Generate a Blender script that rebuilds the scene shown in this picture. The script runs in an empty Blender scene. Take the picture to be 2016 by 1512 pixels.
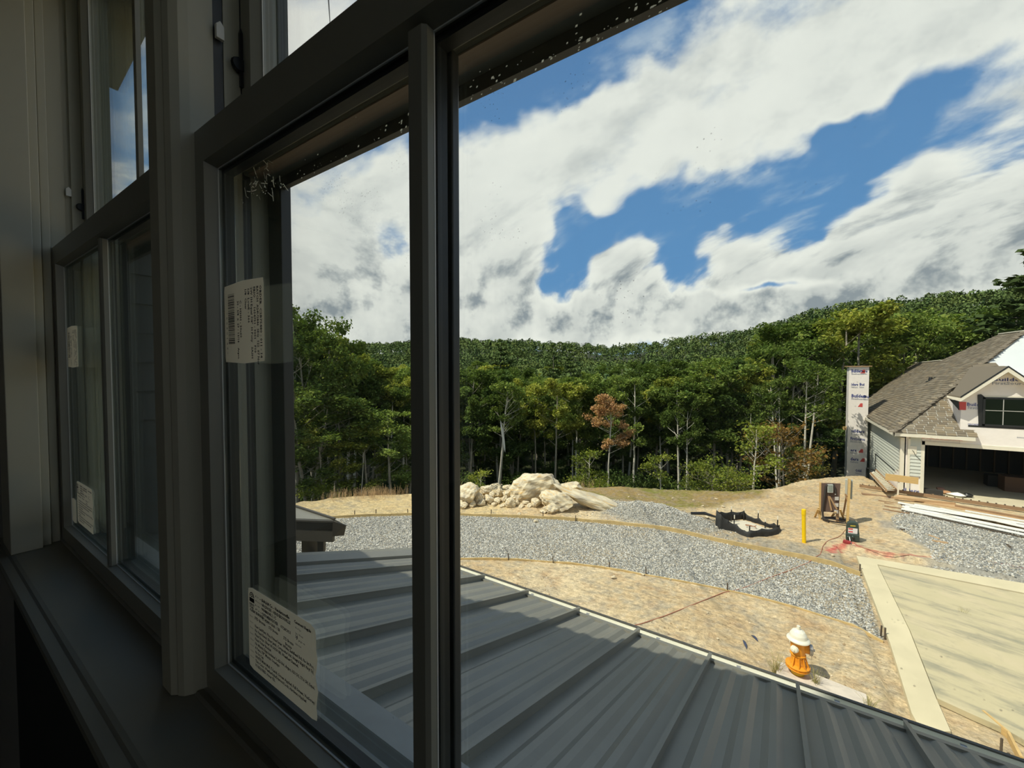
import bpy, math, random
import numpy as np
from mathutils import Vector, Matrix
C = bpy.context.scene.collection
RND = random.Random(7)
NR = np.random.RandomState(11)
R_ = math.radians

# ------------------------------------------------------------------ camera
TH, PI_ = R_(33.5), R_(1.72)
FPX = 798.0
cR = Vector((math.cos(TH), math.sin(TH), 0))
cF = Vector((-math.sin(TH) * math.cos(PI_), math.cos(TH) * math.cos(PI_), -math.sin(PI_)))
cU = cR.cross(cF)
cam_d = bpy.data.cameras.new('camera')
cam_d.sensor_width = 36.0
cam_d.lens = FPX / 2016 * 36.0
cam_d.clip_start = 0.01
cam_d.clip_end = 3000
cam = bpy.data.objects.new('camera', cam_d)
C.objects.link(cam)
cam.matrix_world = Matrix(((cR.x, cU.x, -cF.x, 0), (cR.y, cU.y, -cF.y, 0), (cR.z, cU.z, -cF.z, 0), (0, 0, 0, 1)))
bpy.context.scene.camera = cam

def ray(x, y):
    return cR * (x - 1008) - cU * (y - 756) + cF * FPX
def onX(x, y, X):
    d = ray(x, y); return d * (X / d.x)
def onY(x, y, Y):
    d = ray(x, y); return d * (Y / d.y)
G = -5.5                                     # level of the ground outside, below the eye
def onZ(x, y, Z=G):
    d = ray(x, y); return d * (Z / d.z)
def onP(x, y, p0, n):
    d = ray(x, y); return d * (Vector(p0).dot(Vector(n)) / d.dot(Vector(n)))
def topix(P):
    P = Vector(P); w = P.dot(cF); return (1008 + FPX * P.dot(cR) / w, 756 - FPX * P.dot(cU) / w)

# ------------------------------------------------------------------ view, sun and sky
sc = bpy.context.scene
sc.view_settings.view_transform = 'Standard'
sc.view_settings.look = 'None'
sc.view_settings.exposure = 0.0
sc.view_settings.gamma = 1.0
sc.view_settings.use_curve_mapping = False
sc.cycles.use_denoising = True
sc.cycles.max_bounces = 8
sc.cycles.diffuse_bounces = 4
sc.cycles.glossy_bounces = 3
sc.cycles.transmission_bounces = 6
sc.cycles.transparent_max_bounces = 24
sc.cycles.sample_clamp_indirect = 6.0
sc.cycles.use_adaptive_sampling = True
sc.cycles.adaptive_threshold = 0.03
sc.cycles.caustics_reflective = False
sc.cycles.caustics_refractive = False

sun_d = bpy.data.lights.new('sun', 'SUN')
sun_d.energy = 5.2
sun_d.angle = R_(0.55)
sun_d.color = (1.0, 0.93, 0.80)
sun = bpy.data.objects.new('sun', sun_d)
C.objects.link(sun)
sdir = Vector((-0.65 * 0.56, -0.76 * 0.56, 0.83)).normalized()      # towards the sun
sun.rotation_euler = (-sdir).to_track_quat('-Z', 'Y').to_euler()
sun.location = sdir * 40

W = bpy.data.worlds.new('world'); sc.world = W
W.use_nodes = True
SKY_GAIN = 1.15

class NT:
    """small helper for node trees"""
    def __init__(s, nt): s.nt = nt
    def n(s, t, **kw):
        nd = s.nt.nodes.new(t)
        for k, v in kw.items(): setattr(nd, k, v)
        return nd
    def set(s, sock, v):
        if hasattr(v, 'is_output'): s.nt.links.new(v, sock)
        elif v is not None: sock.default_value = v
    def m(s, op, a, b=None, c=None, clamp=False):
        nd = s.n('ShaderNodeMath', operation=op, use_clamp=clamp)
        for i, v in enumerate((a, b, c)): s.set(nd.inputs[i], v) if v is not None else None
        return nd.outputs[0]
    def v(s, op, a, b=None, out=0):
        nd = s.n('ShaderNodeVectorMath', operation=op)
        s.set(nd.inputs[0], a)
        if b is not None: s.set(nd.inputs[3 if op == 'SCALE' else 1], b)
        return nd.outputs['Value'] if op in ('DOT_PRODUCT', 'LENGTH') else nd.outputs[out]
    def noise(s, vec, scale, detail=4, rough=0.55, dist=0.0, lac=2.0, color=False):
        nd = s.n('ShaderNodeTexNoise')
        s.set(nd.inputs['Vector'], vec); nd.inputs['Scale'].default_value = scale
        nd.inputs['Detail'].default_value = detail; nd.inputs['Roughness'].default_value = rough
        nd.inputs['Distortion'].default_value = dist; nd.inputs['Lacunarity'].default_value = lac
        return nd.outputs['Color' if color else 'Fac']
    def vor(s, vec, scale, feat='F1', out='Distance', rnd=1.0):
        nd = s.n('ShaderNodeTexVoronoi', feature=feat)
        s.set(nd.inputs['Vector'], vec); nd.inputs['Scale'].default_value = scale
        nd.inputs['Randomness'].default_value = rnd
        return nd.outputs[out]
    def ss(s, x, a, b):
        nd = s.n('ShaderNodeMapRange', interpolation_type='SMOOTHSTEP')
        s.set(nd.inputs[0], x); nd.inputs[1].default_value = a; nd.inputs[2].default_value = b
        return nd.outputs[0]
    def mr(s, x, a, b, c, d):
        nd = s.n('ShaderNodeMapRange')
        s.set(nd.inputs[0], x)
        for i, q in enumerate((a, b, c, d)): nd.inputs[i + 1].default_value = q
        return nd.outputs[0]
    def mix(s, f, a, b, mode='MIX'):
        nd = s.n('ShaderNodeMix', data_type='RGBA', blend_type=mode)
        s.set(nd.inputs[0], f)
        for k, v in ((6, a), (7, b)):
            if not hasattr(v, 'is_output') and len(v) == 3: v = (*v, 1)
            s.set(nd.inputs[k], v)
        return nd.outputs[2]
    def sep(s, v):
        nd = s.n('ShaderNodeSeparateXYZ'); s.set(nd.inputs[0], v); return nd.outputs
    def comb(s, x, y, z):
        nd = s.n('ShaderNodeCombineXYZ')
        for i, q in enumerate((x, y, z)): s.set(nd.inputs[i], q)
        return nd.outputs[0]

# the cloud field, a function of direction (used twice: for cover and for its shading)
# each cloud bank: centre (as seen), half length, half thickness (in photo pixels), tilt in degrees, weight
BANKS = [
    (1230, 285, 430, 110, 19, 1.25), (1680, 130, 520, 130, 19, 1.30), (990, 330, 260, 105, 30, 0.8),
    (690, 440, 230, 150, 10, 1.05), (620, 560, 230, 130, 0, 0.9), (930, 455, 150, 75, 20, 0.6),
    (985, 545, 100, 105, -15, 1.25), (1222, 508, 104, 56, 3, 1.45), (1450, 472, 92, 72, -4, 1.5),
    (1660, 480, 190, 75, 22, 0.95), (1890, 420, 260, 90, 24, 1.2), (1800, 545, 330, 60, 4, 1.2),
    (1850, 262, 330, 30, 25, 0.75), (1480, 520, 170, 45, 0, 0.7), (1230, 600, 260, 42, 2, 0.8),
    (1060, 640, 700, 45, 0, 1.1), (1650, 600, 420, 38, 2, 0.8), (620, 60, 230, 130, 0, 0.85),
    (1290, 605, 50, 30, 0, 0.8), (1400, 595, 55, 32, 0, 0.8), (700, 640, 330, 60, 0, 1.0),
    (430, 300, 200, 160, 0, 0.6), (1560, 375, 60, 16, 12, 0.6),
]
HOLES = [(1330, 405, 260, 62, 12, 1.0), (1060, 80, 230, 90, 25, 1.3), (1900, 185, 240, 42, 27, 0.75),
         (1500, 562, 110, 13, 6, 0.9), (1108, 530, 34, 60, -10, 1.1), (640, 690, 10, 10, 0, 0.0),
         (1340, 490, 42, 66, 0, 1.5), (775, 470, 34, 60, 0, .55), (1130, 470, 60, 40, 20, .8), (1660, 330, 170, 40, 22, 0.8), (700, 320, 150, 34, 28, 0.85), (1530, 450, 45, 40, 30, 0.8)]

def build_world():
    nt = W.node_tree; nt.nodes.clear(); t = NT(nt)
    d = t.v('NORMALIZE', t.n('ShaderNodeTexCoord').outputs['Generated'])
    s = t.sep(d)
    h = t.m('MAXIMUM', s[2], 0.0)
    hi = t.ss(h, 0.16, 0.42)
    sky = t.mix(t.ss(h, 0.0, 0.22), (0.42, 0.60, 0.78), (0.125, 0.295, 0.56))
    sky = t.mix(t.ss(h, 0.2, 0.75), sky, (0.10, 0.22, 0.44))
    # torn edges: the direction is warped a little before it meets the banks
    w1 = t.noise(d, 5.5, 3, 0.6, color=True)
    dw = t.v('ADD', d, t.v('SCALE', t.v('SUBTRACT', w1, (0.5, 0.5, 0.5)), 0.20))
    def bank(px, py, L, T, tilt, wt):
        c = ray(px, py); ln = c.length; c = c.normalized()
        a = cR * math.cos(R_(tilt)) + cU * math.sin(R_(tilt)); a = (a - c * a.dot(c)).normalized(); b = c.cross(a).normalized()
        mp = t.n('ShaderNodeMapping', vector_type='TEXTURE')
        t.set(mp.inputs[0], dw); mp.inputs['Location'].default_value = c
        mp.inputs['Rotation'].default_value = Matrix((a, b, c)).transposed().to_euler()
        mp.inputs['Scale'].default_value = (L / ln, T / ln, 3.0)
        ln_ = t.v('LENGTH', mp.outputs[0])
        nd = t.n('ShaderNodeMapRange', interpolation_type='SMOOTHSTEP'); t.set(nd.inputs[0], ln_)
        for i, v_ in enumerate((0.0, 1.85, wt, 0.0)): nd.inputs[i + 1].default_value = v_
        return nd.outputs[0]
    acc = None
    for bk_ in BANKS:
        e = bank(*bk_); acc = e if acc is None else t.m('ADD', acc, e)
    acc = t.m('MINIMUM', acc, 1.35)
    for bk_ in HOLES:
        if bk_[5] > 0: acc = t.m('SUBTRACT', acc, bank(*bk_))
    # elsewhere in the sky the same broken cloud goes on
    front = t.ss(t.v('DOT_PRODUCT', d, tuple((ray(1200, 400)).normalized())), 0.35, 0.75)
    zz = t.m('ADD', h, 0.12)
    pl = t.comb(t.m('DIVIDE', s[0], zz), t.m('DIVIDE', s[1], zz), 0.0)
    far = t.mr(t.noise(pl, 0.9, 2, 0.5), 0.35, 0.62, 0.0, 1.1)
    base = t.m('ADD', t.m('MULTIPLY', acc, front), t.m('MULTIPLY', far, t.m('SUBTRACT', 1.0, front)))
    # stretched wisps high up, billows low down: one noise whose space is squeezed along the banks
    ax = (cR * math.cos(R_(24)) + cU * math.sin(R_(24))).normalized()
    al = t.v('DOT_PRODUCT', d, tuple(ax))
    def detail(dd, det):
        ds = t.v('SUBTRACT', dd, t.v('SCALE', tuple(ax), t.m('MULTIPLY', t.m('MULTIPLY', al, 0.62), hi)))
        return t.noise(ds, 9.5, det, 0.60, 0.0)
    nz = detail(d, 7)
    n2 = detail(t.v('ADD', d, (-0.014, -0.016, 0.034)), 5)
    f0 = t.m('MULTIPLY_ADD', t.m('SUBTRACT', nz, 0.5), 2.3, base)
    f1 = t.m('MULTIPLY_ADD', t.m('SUBTRACT', n2, 0.5), 2.3, base)
    cover = t.m('ADD', t.m('MULTIPLY', t.ss(f0, 0.12, 1.12), hi), t.m('MULTIPLY', t.ss(f0, 0.34, 0.90), t.m('SUBTRACT', 1.0, hi)))
    thick = t.ss(f1, 0.5, 2.3)
    edge = t.m('MAXIMUM', t.m('SUBTRACT', f1, f0), 0.0)
    sh = t.m('ADD', t.m('MULTIPLY', thick, SH_THICK), t.m('MULTIPLY', edge, SH_EDGE))
    sh = t.m('MULTIPLY', sh, t.mr(hi, 0, 1, 1.0, 0.30), clamp=True)
    cl = t.mix(sh, CL_LIT, CL_SHADE)
    wisp = t.m('MULTIPLY', t.ss(nz, 0.50, 0.74), t.ss(f0, -1.0, 0.3))
    sky = t.mix(t.m('MULTIPLY', wisp, 0.55), sky, (0.62, 0.70, 0.76))
    col = t.mix(t.m('MULTIPLY', cover, t.mr(hi, 0, 1, 0.98, 0.95)), sky, cl)
    col = t.mix(t.ss(s[2], -0.05, 0.0), (0.10, 0.13, 0.07), col)
    bg = t.n('ShaderNodeBackground'); nt.links.new(col, bg.inputs[0]); bg.inputs[1].default_value = SKY_GAIN
    out = t.n('ShaderNodeOutputWorld'); nt.links.new(bg.outputs[0], out.inputs[0])
SH_THICK, SH_EDGE = 0.72, 1.5
CL_LIT, CL_SHADE = (0.93, 0.92, 0.85), (0.30, 0.335, 0.36)
build_world()

# ------------------------------------------------------------------ materials
MATS = {}
def mat(name, col, rough=0.6, metal=0.0, spec=0.5, var=0.0, vscale=8.0, bump=0.0, bscale=40.0, col2=None, attr=None, detail=5, coat=0.0, stretch=None):
    m = bpy.data.materials.new(name); m.use_nodes = True
    t = NT(m.node_tree); b = m.node_tree.nodes['Principled BSDF']
    b.inputs['Roughness'].default_value = rough; b.inputs['Metallic'].default_value = metal
    b.inputs['Specular IOR Level'].default_value = spec
    if coat: b.inputs['Coat Weight'].default_value = coat
    tc = t.n('ShaderNodeTexCoord').outputs['Object']
    if stretch: tc = t.v('MULTIPLY', tc, stretch)
    c = (*col, 1)
    if attr:
        a = t.n('ShaderNodeAttribute'); a.attribute_name = attr; c = a.outputs['Color']
    if var or col2:
        f = t.noise(tc, vscale, detail, 0.6)
        if col2: c = t.mix(t.ss(f, 0.38, 0.62), c, col2)
        else:
            v = t.mr(f, 0.25, 0.75, 1 - var, 1 + var)
            c = t.mix(1.0, c, t.comb(v, v, v), 'MULTIPLY')
    t.set(b.inputs['Base Color'], c)
    if bump:
        bn = t.n('ShaderNodeBump'); bn.inputs['Strength'].default_value = bump; bn.inputs['Distance'].default_value = 0.02
        t.set(bn.inputs['Height'], t.noise(tc, bscale, 6, 0.6)); m.node_tree.links.new(bn.outputs[0], b.inputs['Normal'])
    MATS[name] = m
    return m

# ------------------------------------------------------------------ mesh building
class MB:
    def __init__(s): s.V = []; s.F = []; s.cols = None
    def add(s, vs, fs):
        o = len(s.V); s.V += [tuple(v) for v in vs]; s.F += [tuple(i + o for i in f) for f in fs]; return s
    def box(s, x0, x1, y0, y1, z0, z1):
        return s.add([(x0, y0, z0), (x1, y0, z0), (x1, y1, z0), (x0, y1, z0), (x0, y0, z1), (x1, y0, z1), (x1, y1, z1), (x0, y1, z1)],
                     [(0, 3, 2, 1), (4, 5, 6, 7), (0, 1, 5, 4), (1, 2, 6, 5), (2, 3, 7, 6), (3, 0, 4, 7)])
    def obox(s, c, ax, ay, az):
        """box from centre and three half-axis vectors"""
        c, ax, ay, az = map(Vector, (c, ax, ay, az))
        vs = [c + ax * i + ay * j + az * k for k in (-1, 1) for j in (-1, 1) for i in (-1, 1)]
        return s.add(vs, [(0, 2, 3, 1), (4, 5, 7, 6), (0, 1, 5, 4), (1, 3, 7, 5), (3, 2, 6, 7), (2, 0, 4, 6)])
    def beam(s, a, b, w, h, up=(0, 0, 1)):
        a, b = Vector(a), Vector(b); d = b - a; L = d.length; d.normalize()
        u = Vector(up)
        if abs(u.dot(d)) > 0.98: u = Vector((0, 1, 0))
        sd = d.cross(u).normalized(); u = sd.cross(d).normalized()
        return s.obox((a + b) / 2, d * L / 2, sd * w / 2, u * h / 2)
    def prism(s, pts, ext, cap=True):
        """polygon pts (3-D, coplanar) extruded by vector ext"""
        n = len(pts); e = Vector(ext); vs = [Vector(p) for p in pts]; vs += [p + e for p in vs]
        fs = [(i, (i + 1) % n, n + (i + 1) % n, n + i) for i in range(n)]
        if cap: fs += [tuple(range(n))[::-1], tuple(range(n, 2 * n))]
        return s.add(vs, fs)
    def tube(s, pts, r, n=8, cap=True):
        pts = [Vector(p) for p in pts]
        rs = r if isinstance(r, (list, tuple)) else [r] * len(pts)
        vs, fs = [], []
        prev = None
        for i, p in enumerate(pts):
            d = (pts[min(i + 1, len(pts) - 1)] - pts[max(i - 1, 0)])
            d = d.normalized() if d.length > 1e-9 else Vector((0, 0, 1))
            u = Vector((0, 0, 1)) if abs(d.z) < 0.9 else Vector((0, 1, 0))
            if prev is not None: u = prev
            a = (u - d * u.dot(d)).normalized(); prev = a; b = d.cross(a)
            for k in range(n):
                an = 2 * math.pi * k / n
                vs.append(p + (a * math.cos(an) + b * math.sin(an)) * rs[i])
        for i in range(len(pts) - 1):
            for k in range(n):
                fs.append((i * n + k, i * n + (k + 1) % n, (i + 1) * n + (k + 1) % n, (i + 1) * n + k))
        if cap: fs += [tuple(range(n))[::-1], tuple((len(pts) - 1) * n + k for k in range(n))]
        return s.add(vs, fs)
    def lathe(s, prof, n=24, c=(0, 0, 0), axis=(0, 0, 1)):
        """prof: list of (r, h) along axis"""
        ax = Vector(axis).normalized(); u = Vector((1, 0, 0)) if abs(ax.x) < 0.9 else Vector((0, 1, 0))
        a = (u - ax * u.dot(ax)).normalized(); b = ax.cross(a); c = Vector(c); vs, fs = [], []
        for r, h in prof:
            for k in range(n):
                an = 2 * math.pi * k / n; vs.append(c + ax * h + (a * math.cos(an) + b * math.sin(an)) * r)
        for i in range(len(prof) - 1):
            for k in range(n):
                fs.append((i * n + k, i * n + (k + 1) % n, (i + 1) * n + (k + 1) % n, (i + 1) * n + k))
        fs += [tuple(range(n))[::-1], tuple((len(prof) - 1) * n + k for k in range(n))]
        return s.add(vs, fs)
    def mesh(s, name, m, smooth=False):
        me = bpy.data.meshes.new(name); me.from_pydata(s.V, [], s.F)
        if m: me.materials.append(m)
        if smooth: me.polygons.foreach_set('use_smooth', [True] * len(me.polygons))
        me.update(); return me
    def build(s, name, m, parent=None, smooth=False, bevel=0.0, seg=2, **props):
        me = s.mesh(name, m, smooth)
        return link(name, me, parent, bevel, seg, **props)

def link(name, me, parent=None, bevel=0.0, seg=2, **props):
    o = bpy.data.objects.new(name, me); C.objects.link(o)
    if parent: o.parent = parent
    if bevel:
        b = o.modifiers.new('bevel', 'BEVEL'); b.width = bevel; b.segments = seg; b.limit_method = 'ANGLE'; b.angle_limit = R_(40)
    for k, v in props.items(): o[k] = v
    return o
def empty(name, loc=(0, 0, 0), label=None, category=None, group=None, kind=None):
    o = bpy.data.objects.new(name, None); C.objects.link(o); o.location = loc
    o.empty_display_size = 0.1
    return tag(o, label, category, group, kind)
def tag(o, label=None, category=None, group=None, kind=None):
    if label: o['label'] = label
    if category: o['category'] = category
    if group: o['group'] = group
    if kind: o['kind'] = kind
    return o
def adopt(root):
    """children were built in world coordinates: keep them there"""
    off = Vector(root.location)
    for ch in root.children:
        ch.location = Vector(ch.location) - off
    return root
def np_mesh(name, V, F, m, smooth=False, cols=None):
    """V (n,3), F (k, 3 or 4) numpy; cols per vertex (n,3)"""
    me = bpy.data.meshes.new(name); V = np.asarray(V, np.float32); F = np.asarray(F, np.int32); k = F.shape[1]
    me.vertices.add(len(V)); me.vertices.foreach_set('co', V.ravel())
    me.loops.add(F.size); me.loops.foreach_set('vertex_index', F.ravel())
    me.polygons.add(len(F)); me.polygons.foreach_set('loop_start', np.arange(0, F.size, k, dtype=np.int32))
    if smooth: me.polygons.foreach_set('use_smooth', np.ones(len(F), bool))
    if m: me.materials.append(m)
    if cols is not None:
        ca = me.color_attributes.new('Col', 'FLOAT_COLOR', 'POINT')
        c4 = np.ones((len(V), 4), np.float32); c4[:, :3] = cols; ca.data.foreach_set('color', c4.ravel())
    me.update(calc_edges=True); me.validate(); return me
def text_mesh(lines, name, m, parent=None, ext=0.0):
    """lines: (string, origin, right, up, height[, width[, weight]]); every line becomes a flat print of its own"""
    out = []
    for ln in lines:
        st, o, rt, up, h = ln[:5]; w = ln[5] if len(ln) > 5 else None
        cu = bpy.data.curves.new('txt', 'FONT'); cu.body = st; cu.size = 1.0; cu.resolution_u = 1
        cu.offset = ln[6] if len(ln) > 6 else 0.0
        ob = bpy.data.objects.new('txt', cu)
        me = bpy.data.meshes.new_from_object(ob)
        co = np.array([v.co[:] for v in me.vertices]).reshape(-1, 3)
        if len(co):
            kx = (w / co[:, 0].max()) if w else h / 0.73
            o, rt, up = Vector(o), Vector(rt).normalized(), Vector(up).normalized()
            mb = MB(); mb.V = [tuple(o + rt * (x * kx) + up * (y * h / 0.73)) for x, y, z in co]; mb.F = [tuple(p.vertices) for p in me.polygons]
            out.append(mb.build(name, m, parent))
        bpy.data.objects.remove(ob); bpy.data.curves.remove(cu); bpy.data.meshes.remove(me)
    return out
# ================================================================== ROOM AND WINDOWS
M_trim = mat('painted_trim', (0.47, 0.445, 0.335), 0.45, var=0.06, vscale=3)
M_sash = mat('sash_paint', (0.28, 0.27, 0.215), 0.42, var=0.05, vscale=5)
M_bead = mat('glazing_bead', (0.75, 0.74, 0.68), 0.3)
M_stool = mat('stool_paint', (0.20, 0.19, 0.15), 0.5, var=0.05, vscale=4)
M_black = mat('black_rubber', (0.012, 0.012, 0.012), 0.5)
M_bronze = mat('dark_bronze_cladding', (0.055, 0.052, 0.046), 0.4)
M_wallin = mat('room_wall', (0.34, 0.33, 0.30), 0.8, var=0.04, vscale=2, bump=0.1, bscale=30)
M_apron = mat('dark_wall_below_windows', (0.03, 0.032, 0.028), 0.9)  # near-black base colour puts the deep shade under the stool into the wall
M_floor = mat('subfloor', (0.10, 0.085, 0.06), 0.85, var=0.2, vscale=3)
M_ceil = mat('ceiling_paint', (0.55, 0.54, 0.50), 0.9)
M_siding0 = mat('outer_wall', (0.55, 0.56, 0.52), 0.7)
M_paper = mat('sticker_paper', (0.64, 0.61, 0.54), 0.55, var=0.03, vscale=30)
def _translucent(m, col, f):
    nt = m.node_tree; t = NT(nt); b = nt.nodes['Principled BSDF']; o = [n for n in nt.nodes if n.type == 'OUTPUT_MATERIAL'][0]
    tl = t.n('ShaderNodeBsdfTranslucent'); tl.inputs[0].default_value = (*col, 1); mx = t.n('ShaderNodeMixShader'); mx.inputs[0].default_value = f
    nt.links.new(b.outputs[0], mx.inputs[1]); nt.links.new(tl.outputs[0], mx.inputs[2]); nt.links.new(mx.outputs[0], o.inputs[0])
_translucent(M_paper, (0.95, 0.90, 0.78), 0.6)
M_ink = mat('black_print', (0.02, 0.02, 0.025), 0.6)
M_clip = mat('white_plastic', (0.75, 0.74, 0.68), 0.4)

def glass_mat(name, tint=(0.992, 0.997, 0.993), refl=1.0, dirt=0.0):
    m = bpy.data.materials.new(name); m.use_nodes = True; nt = m.node_tree; nt.nodes.clear(); t = NT(nt)
    tr = t.n('ShaderNodeBsdfTransparent'); tr.inputs[0].default_value = (*tint, 1)
    gl = t.n('ShaderNodeBsdfGlossy'); gl.inputs['Roughness'].default_value = 0.0; gl.inputs[0].default_value = (0.92, 1.0, 0.94, 1)
    ge = t.n('ShaderNodeNewGeometry')
    cs = t.m('ABSOLUTE', t.v('DOT_PRODUCT', ge.outputs['Normal'], ge.outputs['Incoming']))
    fr = t.m('MULTIPLY_ADD', t.m('POWER', t.m('SUBTRACT', 1.0, cs, clamp=True), 5.0), 0.96, 0.04)
    mx = t.n('ShaderNodeMixShader')
    t.set(mx.inputs[0], t.m('MULTIPLY', fr, refl, clamp=True))
    nt.links.new(tr.outputs[0], mx.inputs[1]); nt.links.new(gl.outputs[0], mx.inputs[2]); last = mx.outputs[0]
    if dirt:
        tc = t.n('ShaderNodeTexCoord').outputs['Object']
        sp = t.vor(tc, 260.0); k = t.ss(sp, 0.16, 0.06)
        k = t.m('MULTIPLY', k, t.ss(t.noise(tc, 22, 3), 0.55, 0.72))
        st = t.ss(t.noise(t.v('MULTIPLY', tc, (9, 9, 1.2)), 3.0, 5), 0.5, 0.8)
        k = t.m('ADD', t.m('MULTIPLY', k, 0.5), t.m('MULTIPLY', st, 0.02)); k = t.m('MULTIPLY', k, dirt, clamp=True)
        df = t.n('ShaderNodeBsdfDiffuse'); df.inputs[0].default_value = (0.6, 0.6, 0.56, 1)
        m2 = t.n('ShaderNodeMixShader'); t.set(m2.inputs[0], k); nt.links.new(last, m2.inputs[1]); nt.links.new(df.outputs[0], m2.inputs[2]); last = m2.outputs[0]
    out = t.n('ShaderNodeOutputMaterial'); nt.links.new(last, out.inputs[0])
    return m
M_glass_in = glass_mat('window_glass_inner', refl=0.9)
M_glass_out = glass_mat('window_glass_outer', tint=(0.975, 0.992, 0.982), refl=1.5, dirt=1.0)

YF, YG, YO = 0.225, 0.240, 0.2555          # sash face, inner glass, outer glass
GX0, GX1, GZ0, GZ1 = -0.6244, 0.1427, -0.3998, 0.2684
SX0, SX1 = -0.6585, 0.1768                 # outer edges of the sash stiles
UZ0, UZ1 = 0.330, 0.995                    # upper glass

def ring(mb, outer, inner, y0, y1):
    """mitred rectangular ring: outer rect at y0 (x0,x1,z0,z1) joined to inner rect at y1"""
    a = [(outer[0], y0, outer[2]), (outer[1], y0, outer[2]), (outer[1], y0, outer[3]), (outer[0], y0, outer[3])]
    b = [(inner[0], y1, inner[2]), (inner[1], y1, inner[2]), (inner[1], y1, inner[3]), (inner[0], y1, inner[3])]
    o = len(mb.V); mb.V += a + b
    for i in range(4):
        j = (i + 1) % 4; mb.F.append((o + i, o + j, o + 4 + j, o + 4 + i))

def sash_mesh(gx0, gx1, gz0, gz1, sx0, sx1, sz0, sz1, yf, yg, yb):
    mb = MB(); c = 0.006
    ch = (gx0 - c, gx1 + c, gz0 - c * 0.4, gz1 + c)
    O = (sx0, sx1, sz0, sz1); r = 0.0015
    ring(mb, (sx0, sx1, sz0, sz1), (sx0 + r, sx1 - r, sz0 + r, sz1 - r), yf + r, yf)
    ring(mb, (sx0 + r, sx1 - r, sz0 + r, sz1 - r), ch, yf, yf)
    ring(mb, ch, (gx0, gx1, gz0, gz1), yf, yg - 0.0008)
    ring(mb, (gx0, gx1, gz0, gz1), (gx0, gx1, gz0, gz1), yg - 0.0008, yg + 0.003)
    g2 = (gx0, gx1, gz0, gz1)
    ring(mb, g2, g2, yg + 0.003, yb)
    ring(mb, g2, O, yb, yb)
    ring(mb, O, O, yb, yf + r)
    return mb

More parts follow.
